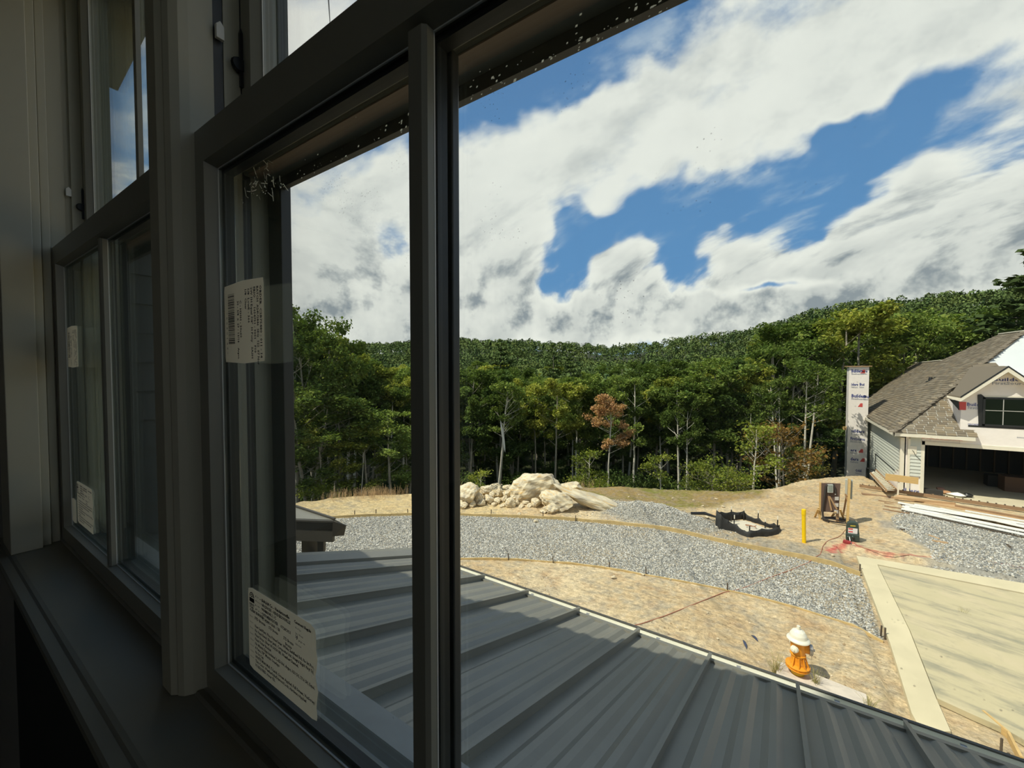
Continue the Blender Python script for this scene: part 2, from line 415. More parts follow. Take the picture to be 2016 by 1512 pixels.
def make_window(dx, idx):
    w = empty('window_%d' % idx, (dx + (SX0 + SX1) / 2, 0.26, -0.45), kind='structure')
    w['label'] = ['nearer double-hung window with the large view', 'farther double-hung window at the left'][idx - 1]
    def T(mb): mb.V = [(x + dx, y, z) for x, y, z in mb.V]; return mb
    # ---- lower sash
    lo = T(sash_mesh(GX0, GX1, GZ0, GZ1, SX0, SX1, -0.437, 0.3205, YF, YG, 0.262)).build('lower_sash', M_sash, w)
    b = MB(); e = 0.0013
    for (x0, x1, z0, z1) in ((GX0, GX0 + e, GZ0, GZ1), (GX1 - e, GX1, GZ0, GZ1), (GX0, GX1, GZ0, GZ0 + e), (GX0, GX1, GZ1 - e, GZ1)):
        b.box(x0, x1, YG - 0.0016, YG - 0.0002, z0, z1)
    T(b).build('glazing_bead', M_bead, lo)
    T(MB().box(GX0 + .0005, GX1 - .0005, YG, YG + 0.003, GZ0 + .0005, GZ1 - .0005)).build('inner_pane', M_glass_in, lo)
    T(MB().box(GX0 + .0005, GX1 - .0005, YO, YO + 0.003, GZ0 + .0005, GZ1 - .0005)).build('outer_pane', M_glass_out, lo)
    sp = MB(); k = 0.0065                    # black spacer between the panes
    for (x0, x1, z0, z1) in ((GX0, GX0 + k, GZ0, GZ1), (GX1 - k, GX1, GZ0, GZ1), (GX0, GX1, GZ0, GZ0 + k), (GX0, GX1, GZ1 - k, GZ1)):
        sp.box(x0, x1, YG + .0035, YO - .0005, z0, z1)
    T(sp).build('pane_spacer', M_black, lo)
    bx0, bx1 = -0.2497, -0.2319
    mb = MB().box(bx0, bx1 - .0035, 0.2285, YG - .0003, GZ0, GZ1)
    mb.prism([(bx1 - .0035, 0.2285, GZ0), (bx1, 0.2315, GZ0), (bx1, YG - .0003, GZ0), (bx1 - .0035, YG - .0003, GZ0)], (0, 0, GZ1 - GZ0))
    T(mb).build('grille_bar', M_sash, lo)
    T(MB().box(bx1 - 0.0012, bx1 + 0.0002, YG - 0.0014, YG - 0.0002, GZ0, GZ1)).build('bar_bead', M_bead, lo)
    T(MB().box(bx0 + .003, bx1 - .001, YG + .0035, YO - .0005, GZ0, GZ1)).build('grille_spacer', M_black, lo)
    T(MB().box(bx0, bx1 + .0006, YO + .0033, 0.2685, GZ0, GZ1)).build('outer_grille_bar', M_bronze, lo, bevel=0.0015)
    for o in list(lo.children): pass
    # ---- upper sash, one track further out
    ux0, ux1 = GX0, GX1
    up = T(sash_mesh(ux0, ux1, UZ0, UZ1, SX0, SX1, 0.287, UZ1 + .04, 0.284, 0.299, 0.3175)).build('upper_sash', M_sash, w)
    b = MB()
    for (x0, x1, z0, z1) in ((ux0, ux0 + e, UZ0, UZ1), (ux1 - e, ux1, UZ0, UZ1), (ux0, ux1, UZ1 - e, UZ1)):
        b.box(x0, x1, 0.2974, 0.2988, z0, z1)
    T(b).build('glazing_bead', M_bead, up)
    T(MB().box(ux0 + .0005, ux1 - .0005, 0.2995, 0.3025, UZ0, UZ1)).build('inner_pane', M_glass_in, up)
    T(MB().box(ux0 + .0005, ux1 - .0005, 0.312, 0.315, UZ0, UZ1)).build('outer_pane', M_glass_in, up)
    T(MB().box(bx0, bx1, 0.291, 0.2993, UZ0, UZ1)).build('grille_bar', M_sash, up)
    T(MB().box(SX0 + .012, SX1 - .012, 0.2862, 0.3048, 0.2852, 0.2869)).build('weatherstrip', MATS.get('tan_weatherstrip') or mat('tan_weatherstrip', (.34, .25, .18), .6), up)  # added strip; its tan colour stands for warm light bounced off the ground
    # ---- screen frame outside
    sc_ = MB()
    sc_.box(-0.628, 0.146, 0.3185, 0.3265, 0.2725, 0.300)
    T(sc_).build('screen_frame', M_bronze, w)
    # ---- frame: jambs with their tracks, head and sill
    for side in (0, 1):
        def X(x): return x if side == 0 else (SX0 + SX1) - x
        jb = MB()
        def jbox(xin, y0, y1, thick=0.03):
            a, b_ = sorted((X(xin), X(xin - thick))); jb.box(a, b_, y0, y1, -0.46, 1.045)
        jbox(-0.6600, 0.2215, 0.2500); jbox(-0.6680, 0.2500, 0.2627); jbox(-0.6600, 0.2627, 0.2836)
        jbox(-0.664, 0.2836, 0.2950); jbox(-0.6590, 0.2950, 0.3185)
        T(jb).build('jamb_liner', M_trim, w)
        xb = MB(); a, b_ = sorted((X(-0.6225), X(-0.665)))
        xb.box(a, b_, 0.3185, 0.334, -0.44, 1.045)
        T(xb).build('outer_jamb', M_bronze, w, bevel=0.001)
    T(MB().box(-0.69, 0.208, 0.2215, 0.334, 1.042, 1.075)).build('head_jamb', M_trim, w)
    s = MB(); s.prism([(-0.66, 0.2215, -0.4395), (-0.66, 0.290, -0.4405), (-0.66, 0.302, -0.431), (-0.66, 0.3345, -0.434), (-0.66, 0.3345, -0.462), (-0.66, 0.2215, -0.462)], (0.838, 0, 0))
    T(s).build('sill', mat('sill_aluminium_%d' % idx, (0.36, 0.35, 0.31), 0.45, var=0.12, vscale=30), w)
    # ---- small fittings in the empty track above the lower sash
    zc = onX(430, 62, -0.6585).z
    cl = MB(); cl.prism([(SX0, 0.2515, zc - .012), (SX0, 0.2615, zc - .012), (SX0, 0.2615, zc + .006), (SX0, 0.2565, zc + .012), (SX0, 0.2515, zc + .006)], (0.006, 0, 0))
    T(cl).build('balance_clip', M_clip, w, bevel=0.0008)
    zl = onX(470, 130, -0.655).z
    lk = MB(); lk.lathe([(0.0, -.003), (0.009, -.003), (0.0105, 0.0), (0.009, .004), (0, .004)], 14, (-0.653, 0.279, zl), (1, 0, 0))
    lk.prism([(-0.6545, 0.2795, zl - .03), (-0.6545, 0.2835, zl - .03), (-0.6545, 0.2835, zl + .045), (-0.6545, 0.281, zl + .052), (-0.6545, 0.2795, zl + .045)], (0.0045, 0, 0))
    T(lk).build('sash_latch', M_black, w)
    adopt(w)
    return w
WDX = -0.9086
win1 = make_window(0.0, 1)
win2 = make_window(WDX, 2)

# mullion cover between the two windows
mb = MB()
mb.prism([(-0.722, 0.200, -0.44), (-0.716, 0.193, -0.44), (-0.684, 0.193, -0.44), (-0.6775, 0.1985, -0.44), (-0.6745, 0.1985, -0.44), (-0.667, 0.2025, -0.44),
          (-0.6610, 0.2110, -0.44), (-0.6600, 0.2218, -0.44), (-0.731, 0.2218, -0.44), (-0.730, 0.212, -0.44)], (0, 0, 1.52))
mb.build('trim_1', M_trim, kind='structure', label='moulded mullion cover between the two windows')
mb = MB().box(-0.731, -0.6615, 0.2222, 0.334, -0.46, 1.08)
mb.build('wall_mullion', M_bronze, kind='structure')
# left and right jamb extensions with a stop
XL = SX0 + WDX
for nm, k in (('trim_2', 0), ('trim_3', 1)):
    def X(x): return x if k == 0 else (XL + SX1) - x
    mb = MB()
    for (a, b_, y0, y1) in ((-1.5300, -1.66, 0.1365, 0.1880), (-1.5450, -1.66, 0.1880, 0.2040), (-1.5580, -1.66, 0.2060, 0.2214)):
        a, b_ = sorted((X(a), X(b_))); mb.box(a, b_, y0, y1, -0.44, 1.10)
    mb.build(nm, M_trim, bevel=0.0015, kind='structure')
# flat stool (inner sill) with a rounded nose
mb = MB()
prof = [(0.2214, -0.4405), (0.1420, -0.4405), (0.1365, -0.4415), (0.1330, -0.4440), (0.1270, -0.4445), (0.1195, -0.4450), (0.1160, -0.4480), (0.1155, -0.4560), (0.1190, -0.4610), (0.1360, -0.4640), (0.2214, -0.4640)]
mb.prism([(-1.72, y, z) for y, z in prof], (2.1, 0, 0))
mb.build('trim_4', M_stool, kind='structure', label='long painted window stool with rounded nose under both windows')
# head casing above
MB().box(-1.70, 0.42, 0.137, 0.2214, 1.078, 1.10).build('trim_5', M_trim, kind='structure')
# thin cove where the sashes meet the stool
mb = MB(); mb.prism([(-0.6585, 0.2214, -0.4405), (-0.6585, 0.2110, -0.4405), (-0.6585, 0.2140, -0.4365), (-0.6585, 0.2214, -0.4385)], (0.835, 0, 0))
mb.build('trim_6', M_stool, kind='structure')

# ---- room shell
FZ, CZ = -1.47, 1.30
YI, YE = 0.150, 0.318
def wall_piece(mb, x0, x1, z0, z1, y0=YI, y1=YE): mb.box(x0, x1, y0, y1, z0, z1)
mb = MB()
wall_piece(mb, -3.6, -1.66, FZ, 1.30); wall_piece(mb, 0.32, 2.6, FZ, 1.30)
wall_piece(mb, -1.66, 0.32, 1.10, 1.30)
mb.build('wall_front', M_wallin, kind='structure')
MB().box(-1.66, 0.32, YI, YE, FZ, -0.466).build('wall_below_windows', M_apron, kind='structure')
MB().box(-3.6, 2.6, -4.4, 0.15, FZ - 0.25, FZ).build('floor', M_floor, kind='structure')
MB().box(-3.6, 2.6, -4.4, 0.15, CZ, CZ + 0.12).build('ceiling', M_ceil, kind='structure')
MB().box(-3.72, -3.6, -4.4, YE, FZ, CZ).build('wall_left', M_wallin, kind='structure')
MB().box(-3.6, 2.6, -4.52, -4.4, FZ, CZ).build('wall_back', M_wallin, kind='structure')
# right-hand wall with an unseen opening added to light trim faces turned towards it
mb = MB(); WY0, WY1, WZ0, WZ1 = -3.6, -0.5, 0.10, 1.22
mb.box(2.6, 2.72, -4.4, WY0, FZ, CZ).box(2.6, 2.72, WY1, YE, FZ, CZ).box(2.6, 2.72, WY0, WY1, FZ, WZ0).box(2.6, 2.72, WY0, WY1, WZ1, CZ)
mb.build('wall_right', M_wallin, kind='structure')

# ---- outside face of this house: lower wall, dormer gable that shades the porch roof
mb = MB()
mb.box(-9.0, -2.62, 0.10, YE, G - 0.5, 1.32)
mb.box(-2.62, 6.0, 0.10, YE, G - 0.5, FZ - 0.25)
mb.box(-2.62 - 0.98, -3.6, 0.1, YE, FZ - .25, .85)
mb.build('wall_outside', M_siding0, kind='structure')
# side of a projecting wing just left of the windows, dark lap siding
wing = empty('wall_wing', (-2.9, 0.55, G), kind='structure')
MB().box(-3.4, -2.77, 0.33, 0.80, G - .3, 0.80).build('wing_core', M_bronze, wing)
for k in range(14):
    z = -1.3 + k * .15
    MB().prism([(-2.77, .33, z), (-2.752, .33, z), (-2.766, .33, z + .165), (-2.77, .33, z + .165)], (0, .47, 0)).build('siding_board', MATS.get('dark_siding') or mat('dark_siding', (.12, .12, .11), .6), wing)
adopt(wing)
# gable above the windows
pk = (-0.40, 4.35)
gp = [(-2.45, 0.32, 1.30), (1.65, 0.32, 1.30), (1.65, 0.32, 1.85), (pk[0], 0.32, pk[1] - .25), (-2.45, 0.32, 1.30)][:4]
MB().prism([(x, 0.20, z) for x, _, z in gp], (0, 0.12, 0)).build('wall_gable', M_siding0, kind='structure')
mb = MB()
rl = [(-2.62, 1.40), (-2.36, 1.46), (-2.22, 1.52), (-2.10, 1.66), (-1.74, 1.98), (pk[0], pk[1])]
mb.prism([(x, -4.6, z) for x, z in rl] + [(pk[0], -4.6, pk[1] - .14), (-1.74, -4.6, 1.84), (-2.05, -4.6, 1.56), (-2.20, -4.6, 1.40), (-2.62, -4.6, 1.32)], (0, 5.2, 0))
mb.prism([(pk[0], -4.6, pk[1]), (2.0, -4.6, 1.55), (2.0, -4.6, 1.41), (pk[0], -4.6, pk[1] - .14)], (0, 5.2, 0))
mb.box(-9.0, -2.60, -4.6, 0.52, 1.32, 1.40)
mb.build('roof_of_this_house', M_bronze, kind='structure')

# ------------------------------------------------------------------ stickers on the glass
def sticker(name, label, x0, x1, z0, z1, dx=0, curl=False):
    n = 14 if curl else 2; mb = MB()
    ys = YG - 0.0006
    cols = [x0 + (x1 - x0) * i / n for i in range(n + 1)]
    vs = []
    for yo in (0, -0.00025):
        for i, x in enumerate(cols):
            for j in range(13):
                z = z0 + (z1 - z0) * j / 12
                y = ys + yo
                xx = x + dx
                if curl and i == n: xx += 0.0012 * math.sin(j * 1.9) ; y -= 0.0008 * (1 + math.sin(j * 1.3))
                if curl and i == n - 1: y -= 0.0003
                # rounded corners
                if i in (0, n) and j in (0, 12): z += (0.0025 if j == 0 else -0.0025); xx += (0.0012 if i == 0 else -0.0012)
                vs.append((xx, y, z))
    k = (n + 1) * 13; fs = []
    for i in range(n):
        for j in range(12):
            a = i * 13 + j; fs.append((a, a + 13, a + 14, a + 1)); fs.append((k + a, k + a + 1, k + a + 14, k + a + 13))
    for j in range(12):
        for i in (0, n):
            a = i * 13 + j; fs.append((a, a + 1, k + a + 1, k + a))
    mb.add(vs, fs)
    o = mb.build(name, M_paper); tag(o, label, 'sticker'); return o
YT = YG - 0.0012
def glass_small(dx, tiny):
    x0, x1, z0, z1 = -0.6135, -0.5095, 0.0105, 0.1140
    s = sticker('order_sticker', ['white barcode order sticker high on the glass of the near window', 'small barcode sticker high on the glass of the far left window'][tiny], x0, x1, z0, z1, dx)
    D, Rt = (0, 0, -1), (1, 0, 0)               # text runs downwards, its top faces +X
    L = []
    rows = [(0.0045, 'ORDER  C2B75480 - 011 - 14', .0865), (0.0120, 'BATCH  A24U2846  SEQ  122  07 Nor', .0945), (0.0195, 'ERIO      1654751 - 9001    F10', .080),
            (0.0270, "2W 1H Equal 7/8\"  H Pony", .067), (0.0345, '1/8  LowE - 366', .043), (0.0420, '1/8  Clear', .026),
            (0.0560, 'C - H30H - 30x60', .047), (0.0630, '30 - 3/8  x  29 - 13/16', .053)]
    for off, st, wd in rows:
        zt = z1 - (0.011 if off < 0.05 else 0.024)
        L.append((st, (x1 - off - 0.0042 + dx, YT, zt), D, Rt, 0.0046, wd, 0.03))
    L.append(('SASH', (x1 - 0.0270 - .0042 + dx, YT, z0 + 0.020), D, Rt, 0.0040, 0.014, 0.03))
    L.append(('Argon', (x1 - 0.0630 - .0042 + dx, YT, z0 + 0.020), D, Rt, 0.0040, 0.014, 0.03))
    L.append(('* 2 2 3 0 1 4 7 *', (x0 + 0.006 + dx, YT, z1 - 0.036), D, Rt, 0.0030, 0.055))
    text_mesh(L, 'text_line', M_ink, s)
    mb = MB(); z = z1 - 0.014; r = random.Random(3)
    while z > z0 + 0.026:
        w_ = r.choice((0.0004, 0.0004, 0.0009, 0.0012)); mb.box(x0 + 0.0115 + dx, x0 + 0.0290 + dx, YT - .0001, YT, z - w_, z); z -= w_ + r.choice((0.0004, 0.0007, 0.0011))
    mb.build('barcode', M_ink, s)
    return s
def glass_large(dx, tiny):
    x0, x1, z0, z1 = -0.5630, -0.4085, -0.3780, -0.2730
    s = sticker('specification_sticker', ['large white specification sticker low on the glass of the near window', 'specification sticker low on the glass of the far left window'][tiny], x0, x1, z0, z1, dx, curl=True)
    Rt, U = (1, 0, 0), (0, 0, 1); L = []
    def ln(x, z, st, h, w=None, b=0.0): L.append((st, (x0 + x + dx, YT, z1 - z), Rt, U, h, w, b))
    ln(.036, .0095, 'B B & M Co. - Hendersonville', .0040, .064, .045); ln(.036, .0150, 'US 25N 25E - HENDERSONVILLE', .0038, .066, .038)
    ln(.036, .0205, 'WARRIOR 3, 1C', .0038, .034, .038); ln(.036, .0262, 'CUSTOMER/WEATHER', .0038, .038, .038); ln(.080, .0262, '07/28/2021', .0034, .022, .03)
    ln(.036, .0320, 'C - H30H - 3060 - 1 BI', .0038, .042, .038); ln(.112, .0262, '14', .0038, .005, .03)
    ln(.110, .0095, 'Casement Regular', .0034, .036, .045)
    for k, st in enumerate(('Wood Type', 'Size / Model', 'Type', 'Width x Depth')): ln(.112, .0155 + .0062 * k, st, .0022, .012 + .004 * (k % 3))
    for k in range(5): ln(.019, .0085 + .0055 * k, ('Dealer', 'Account No', 'Job Name', 'Project', 'Item')[k], .0022, .038)
    for k in range(9): ln(.004, .030 + .0075 * k, ('Series', 'Exterior', 'Interior', 'Frame', 'Sash', 'Glass', 'Screen', 'Grille', 'Notes')[k], .0020, .009)
    ln(.017, .0375, 'STD Bronze', .0036, .027, .038); ln(.052, .0375, 'STD Bronze', .0036, .022, .03); ln(.086, .0375, 'STD Bronze', .0036, .022, .03); ln(.090, .0430, 'Bronze', .0036, .014, .03)
    body = ["New SashPlant, Pine, Primed Inter. White, SashBead Std, No Int Part.", "No Head Bevel, Silver Jamb, Composite Unit, Integral Rigid Vinyl DB,",
            "Fixed Stops, Silver W-30/30 BB, WeatherChannel, ", "Fixed Outer Bracket", "No Muntin Edge Insulated, LoE3-366, Argon, IGU DS, 7/16 SH, Equal,",
            "4 Pane, 7/8\" Muntin Overlays", "No Dry Cap", "WHITE Multi Mull, T-Latch, Screen Applied, Full Screen, VueScreen",
            "Thru Color, WeatherStyle/Diamond Lock, Hardware Applied", "PG REQUIRED, Hover YES,"]
    for k, st in enumerate(body): ln(.017, .0475 + .0056 * k, st, .0036, min(.133, .0021 * len(st)), .034)
    text_mesh(L, 'text_line', M_ink, s)
    mb = MB()                                     # round emblem with stacked arcs
    cx, cz = x0 + .0105 + dx, z1 - .0115
    for rr, tt in ((.0062, .0012), (.0040, .0010), (.0018, .0018)):
        for k in range(20):
            a0, a1 = math.pi * k / 20, math.pi * (k + 1) / 20
            q = [(cx + math.cos(a) * r_, YT - .0001, cz + math.sin(a) * r_) for a, r_ in ((a0, rr - tt), (a1, rr - tt), (a1, rr), (a0, rr))]
            mb.prism(q, (0, .0001, 0))
    mb.box(cx - .0062, cx + .0062, YT - .0001, YT, cz - .0065, cz - .0012)
    mb.build('emblem', M_ink, s)
    L = []
    for k, (st, w_) in enumerate((('ENERGY', .013), ('STAR', .011), ('CERTIFIED', .038))): L.append((st, (x0 + .004 + dx, YT, z1 - .0225 - .0038 * k), Rt, U, .0030, w_, .038))
    text_mesh(L, 'emblem_word', M_ink, s)
    return s
for k, dx in enumerate((0.0, WDX)):
    glass_small(dx, k); glass_large(dx, k)
# a third, smaller slip at the very corner of the far window
s3 = sticker('corner_sticker', 'small pale slip in the bottom corner of the far left window', GX0 + .004, GX0 + .045, GZ0 + .012, GZ0 + .075, WDX)

# smear and scuffs on the glass, modelled as thin dried film
M_film = mat('dried_film', (0.6, 0.6, 0.55), 0.6); _translucent(M_film, (.98, .98, .92), .85)
def film(pts, th, y, mb):
    for a, b in zip(pts[:-1], pts[1:]):
        mb.beam((a[0], y, a[1]), (b[0], y, b[1]), 0.0002, th, (0, 0, 1)) if False else mb.obox(((a[0] + b[0]) / 2, y, (a[1] + b[1]) / 2), ((b[0] - a[0]) / 2, 0, (b[1] - a[1]) / 2), (0, 0.00008, 0), Vector((-(b[1] - a[1]), 0, b[0] - a[0])).normalized() * th / 2)
mb = MB()
a, b = onY(985, 828, YO - .0004), onY(994, 890, YO - .0004)
n = 12; up_, lo_ = [], []
for i in range(n + 1):
    f = i / n; p = a.lerp(b, f); wd = 0.00125 * math.sin(math.pi * f) ** 0.7 + .0001
    up_.append((p.x + wd, p.y, p.z)); lo_.append((p.x - wd * .6, p.y, p.z))
mb.prism(up_ + lo_[::-1], (0, .0002, 0))
o = mb.build('film_smear', M_film); tag(o, 'narrow pale leaf-shaped smear on the right-hand pane in front of the trees', 'smear')
mb = MB(); r = random.Random(5)
for k in range(26):
    px = 500 + r.gauss(18, 16); py = 335 + r.gauss(15, 18); p = onY(px, py, YO - .0004); q = onY(px + r.gauss(3, 3), py + 4 + r.random() * 14, YO - .0004)
    film([(p.x, p.z), (q.x, q.z)], 0.0002 + .0004 * r.random(), YO - .0004, mb)
for k in range(12):
    px = 505 + r.gauss(0, 9); py = 366 + r.gauss(0, 5); p = onY(px, py, YO - .0004); q = onY(px + r.gauss(0, 5), py + r.gauss(2, 3), YO - .0004)
    film([(p.x, p.z), (q.x, q.z)], 0.0006, YO - .0004, mb)
o = mb.build('scuff_marks', M_film); tag(o, 'whitish scuff marks near the top corner of the near window glass', 'scuff')

mb = MB(); r = random.Random(9)
for k in range(150):
    px = r.uniform(470, 1330); f = (px - 549.7) / (1360 - 549.7); ye = 375 - f * 375; py = ye - abs(r.gauss(0, 1)) * (18 + 14 * f) - 2
    if py < 2 or 806 < px < 905: continue
    p = onY(px, py, YO - .0004); q = .0002 + .0005 * r.random() ** 2; mb.obox(p, (q * r.uniform(1, 2.2), 0, 0), (0, .00006, 0), (q * .4, 0, q * r.uniform(.8, 1.6)))
o = mb.build('dust_specks', M_film); tag(o, 'scattered pale dust specks on the glass along the dark meeting rail', 'dust', None, 'stuff')
# ================================================================== GROUND OUTSIDE
CREST_PX = [(556, 993), (620, 984), (700, 979), (820, 972), (900, 969), (1000, 966), (1120, 962), (1300, 961), (1450, 967), (1520, 962), (1560, 950), (1600, 943), (1668, 936), (1700, 934)]
_cp = []
for x, y in CREST_PX:
    q = onZ(x, y); _cp.append((math.atan2(q.x, q.y), math.hypot(q.x, q.y)))
_cp = [(-1.6, 21.0)] + _cp + [(0.14, 28.0), (0.175, 26.2), (0.19, 48.0), (1.6, 48.0)]
CPH = np.array([a for a, _ in _cp]); CPR = np.array([b for _, b in _cp])
# ridge of the far wooded hills: elevation ratio by direction
SKY_PX = [(560, 684), (700, 680), (760, 682), (900, 672), (1000, 678), (1100, 682), (1200, 690), (1300, 682), (1400, 668), (1500, 645), (1600, 618), (1700, 606), (1800, 606), (1900, 592), (2016, 578), (2300, 560)]
_sk = []
for x, y in SKY_PX:
    d = ray(x, y); _sk.append((math.atan2(d.x, d.y), d.z / math.hypot(d.x, d.y)))
_sk = [(-2.5, .05)] + _sk + [(1.5, .16)]
SPH = np.array([a for a, _ in _sk]); SPK = np.array([b for _, b in _sk])

class VN:
    """smooth value noise on a lattice, numpy"""
    def __init__(s, seed): s.t = np.random.RandomState(seed).rand(256, 256)
    def __call__(s, x, y):
        xi, yi = np.floor(x).astype(int), np.floor(y).astype(int); fx, fy = x - xi, y - yi
        fx, fy = fx * fx * (3 - 2 * fx), fy * fy * (3 - 2 * fy); t = s.t; a, b = xi % 256, yi % 256; a1, b1 = (xi + 1) % 256, (yi + 1) % 256
        return (t[a, b] * (1 - fx) + t[a1, b] * fx) * (1 - fy) + (t[a, b1] * (1 - fx) + t[a1, b1] * fx) * fy - 0.5
    def fbm(s, x, y, o=4):
        r = 0; a = 1.0
        for k in range(o): r = r + a * s(x * 2 ** k + 17.3 * k, y * 2 ** k + 9.1 * k); a *= 0.5
        return r
VN1, VN2, VN3 = VN(1), VN(2), VN(3)

# the curved gravel road between its form boards
ROAD_TOP = [(560, 1026), (640, 1021), (720, 1016), (812, 1014), (900, 1014), (1000, 1018), (1100, 1024), (1200, 1033), (1290, 1045), (1370, 1059), (1440, 1073), (1520, 1088), (1600, 1103), (1694, 1127)]
ROAD_BOT = [(560, 1128), (640, 1116), (720, 1108), (812, 1102), (900, 1101), (980, 1102), (1060, 1105), (1140, 1112), (1210, 1122), (1290, 1135), (1380, 1152), (1450, 1166), (1520, 1184), (1600, 1206), (1680, 1232), (1740, 1256)]
RT = np.array([onZ(*p)[:2] for p in ROAD_TOP]); RB = np.array([onZ(*p)[:2] for p in ROAD_BOT])
SLAB_L = [onZ(1686, 1094), onZ(1700, 1128), onZ(1727, 1205), onZ(1745, 1262), onZ(1775, 1345), onZ(1800, 1410)]
GRAVEL2 = [(1752, 1020), (1790, 1006), (1860, 1020), (2100, 1060), (2400, 1150), (2100, 1190), (1840, 1120), (1830, 1080), (1800, 1060), (1770, 1045)]
G2 = np.array([onZ(*p)[:2] for p in GRAVEL2])
GRASS = [(1100, 955), (1300, 953), (1450, 960), (1535, 962), (1510, 982), (1450, 990), (1410, 1003), (1320, 1003), (1240, 1000), (1190, 992), (1140, 975)]
GR = np.array([onZ(*p)[:2] for p in GRASS])
MOUND = onZ(1288, 1030)                                # heap of gravel

def in_poly(x, y, P):
    r = np.zeros(np.shape(x), bool); n = len(P); j = n - 1
    for i in range(n):
        xi, yi, xj, yj = P[i][0], P[i][1], P[j][0], P[j][1]
        c = ((yi > y) != (yj > y)) & (x < (xj - xi) * (y - yi) / (yj - yi + 1e-12) + xi); r ^= c; j = i
    return r
def d_line(x, y, P):
    best = np.full(np.shape(x), 1e9)
    for a, b in zip(P[:-1], P[1:]):
        ax, ay, dx, dy = a[0], a[1], b[0] - a[0], b[1] - a[1]
        t_ = np.clip(((x - ax) * dx + (y - ay) * dy) / (dx * dx + dy * dy), 0, 1)
        best = np.minimum(best, np.hypot(x - ax - t_ * dx, y - ay - t_ * dy))
    return best
ROADP = np.vstack([RT, RB[::-1]])
MX, MY = -3.9, 15.45
def heap_h(x, y):
    q = ((x - MX) / 2.1) ** 2 + ((y - MY) / 1.0) ** 2
    return 0.55 * np.exp(-q * 1.3)
def ground_z(x, y, fine=True):
    x = np.asarray(x, float); y = np.asarray(y, float)
    ph = np.arctan2(x, y); r = np.hypot(x, y)
    rc = np.interp(ph, CPH, CPR); d = np.maximum(0, r - rc)
    drop = 8.5 * (1 - np.exp(-d / 12.0))
    z = G - drop
    k = np.interp(ph, SPH, SPK)
    RID = 560.0
    s = np.clip((r - 75) / (RID - 75), 0, 1); s = s * s * (3 - 2 * s)
    top = k * RID - 11.0
    z = z + s * (top - (G - 8.5)) + np.where(r > 90, 9 * VN1.fbm(x / 90, y / 90, 3) * np.clip((r - 90) / 150, 0, 1), 0)
    if fine:
        m = (d < 6)
        road = in_poly(x, y, ROADP)
        near = np.clip((r - 5) / 3, 0, 1)
        b = 0.10 * VN1.fbm(x * .5, y * .5, 3) + 0.035 * VN2.fbm(x * 2.2, y * 2.2, 3) + 0.012 * VN3.fbm(x * 7, y * 7, 2)
        dr = np.minimum(d_line(x, y, RT), d_line(x, y, RB))
        b = np.where(road, 0.012 * VN3.fbm(x * 6, y * 6, 2) - 0.02, b * np.clip(dr / 0.8, 0.15, 1))
        slab = (x > 1.6) & (y < 16.4) & (x < 12)
        b = np.where(slab, -0.10, b)
        pad = (x > 4.2) & (y > 22.0)
        b = np.where(pad, -0.02, b)
        z = z + b * m
        z = z + heap_h(x, y) * (1 + 0.15 * VN3.fbm(x * 5, y * 5, 2))
        # low bank of dirt under the rock heap, spoil round the basin
        z = z + 0.20 * np.exp(-(((x + 9.2) / 3.0) ** 2 + ((y - 14.3) / 0.9) ** 2))
        z = z + 0.16 * np.exp(-(((x - 0.2) / 1.0) ** 2 + ((y - 15.3) / .35) ** 2))
    return z

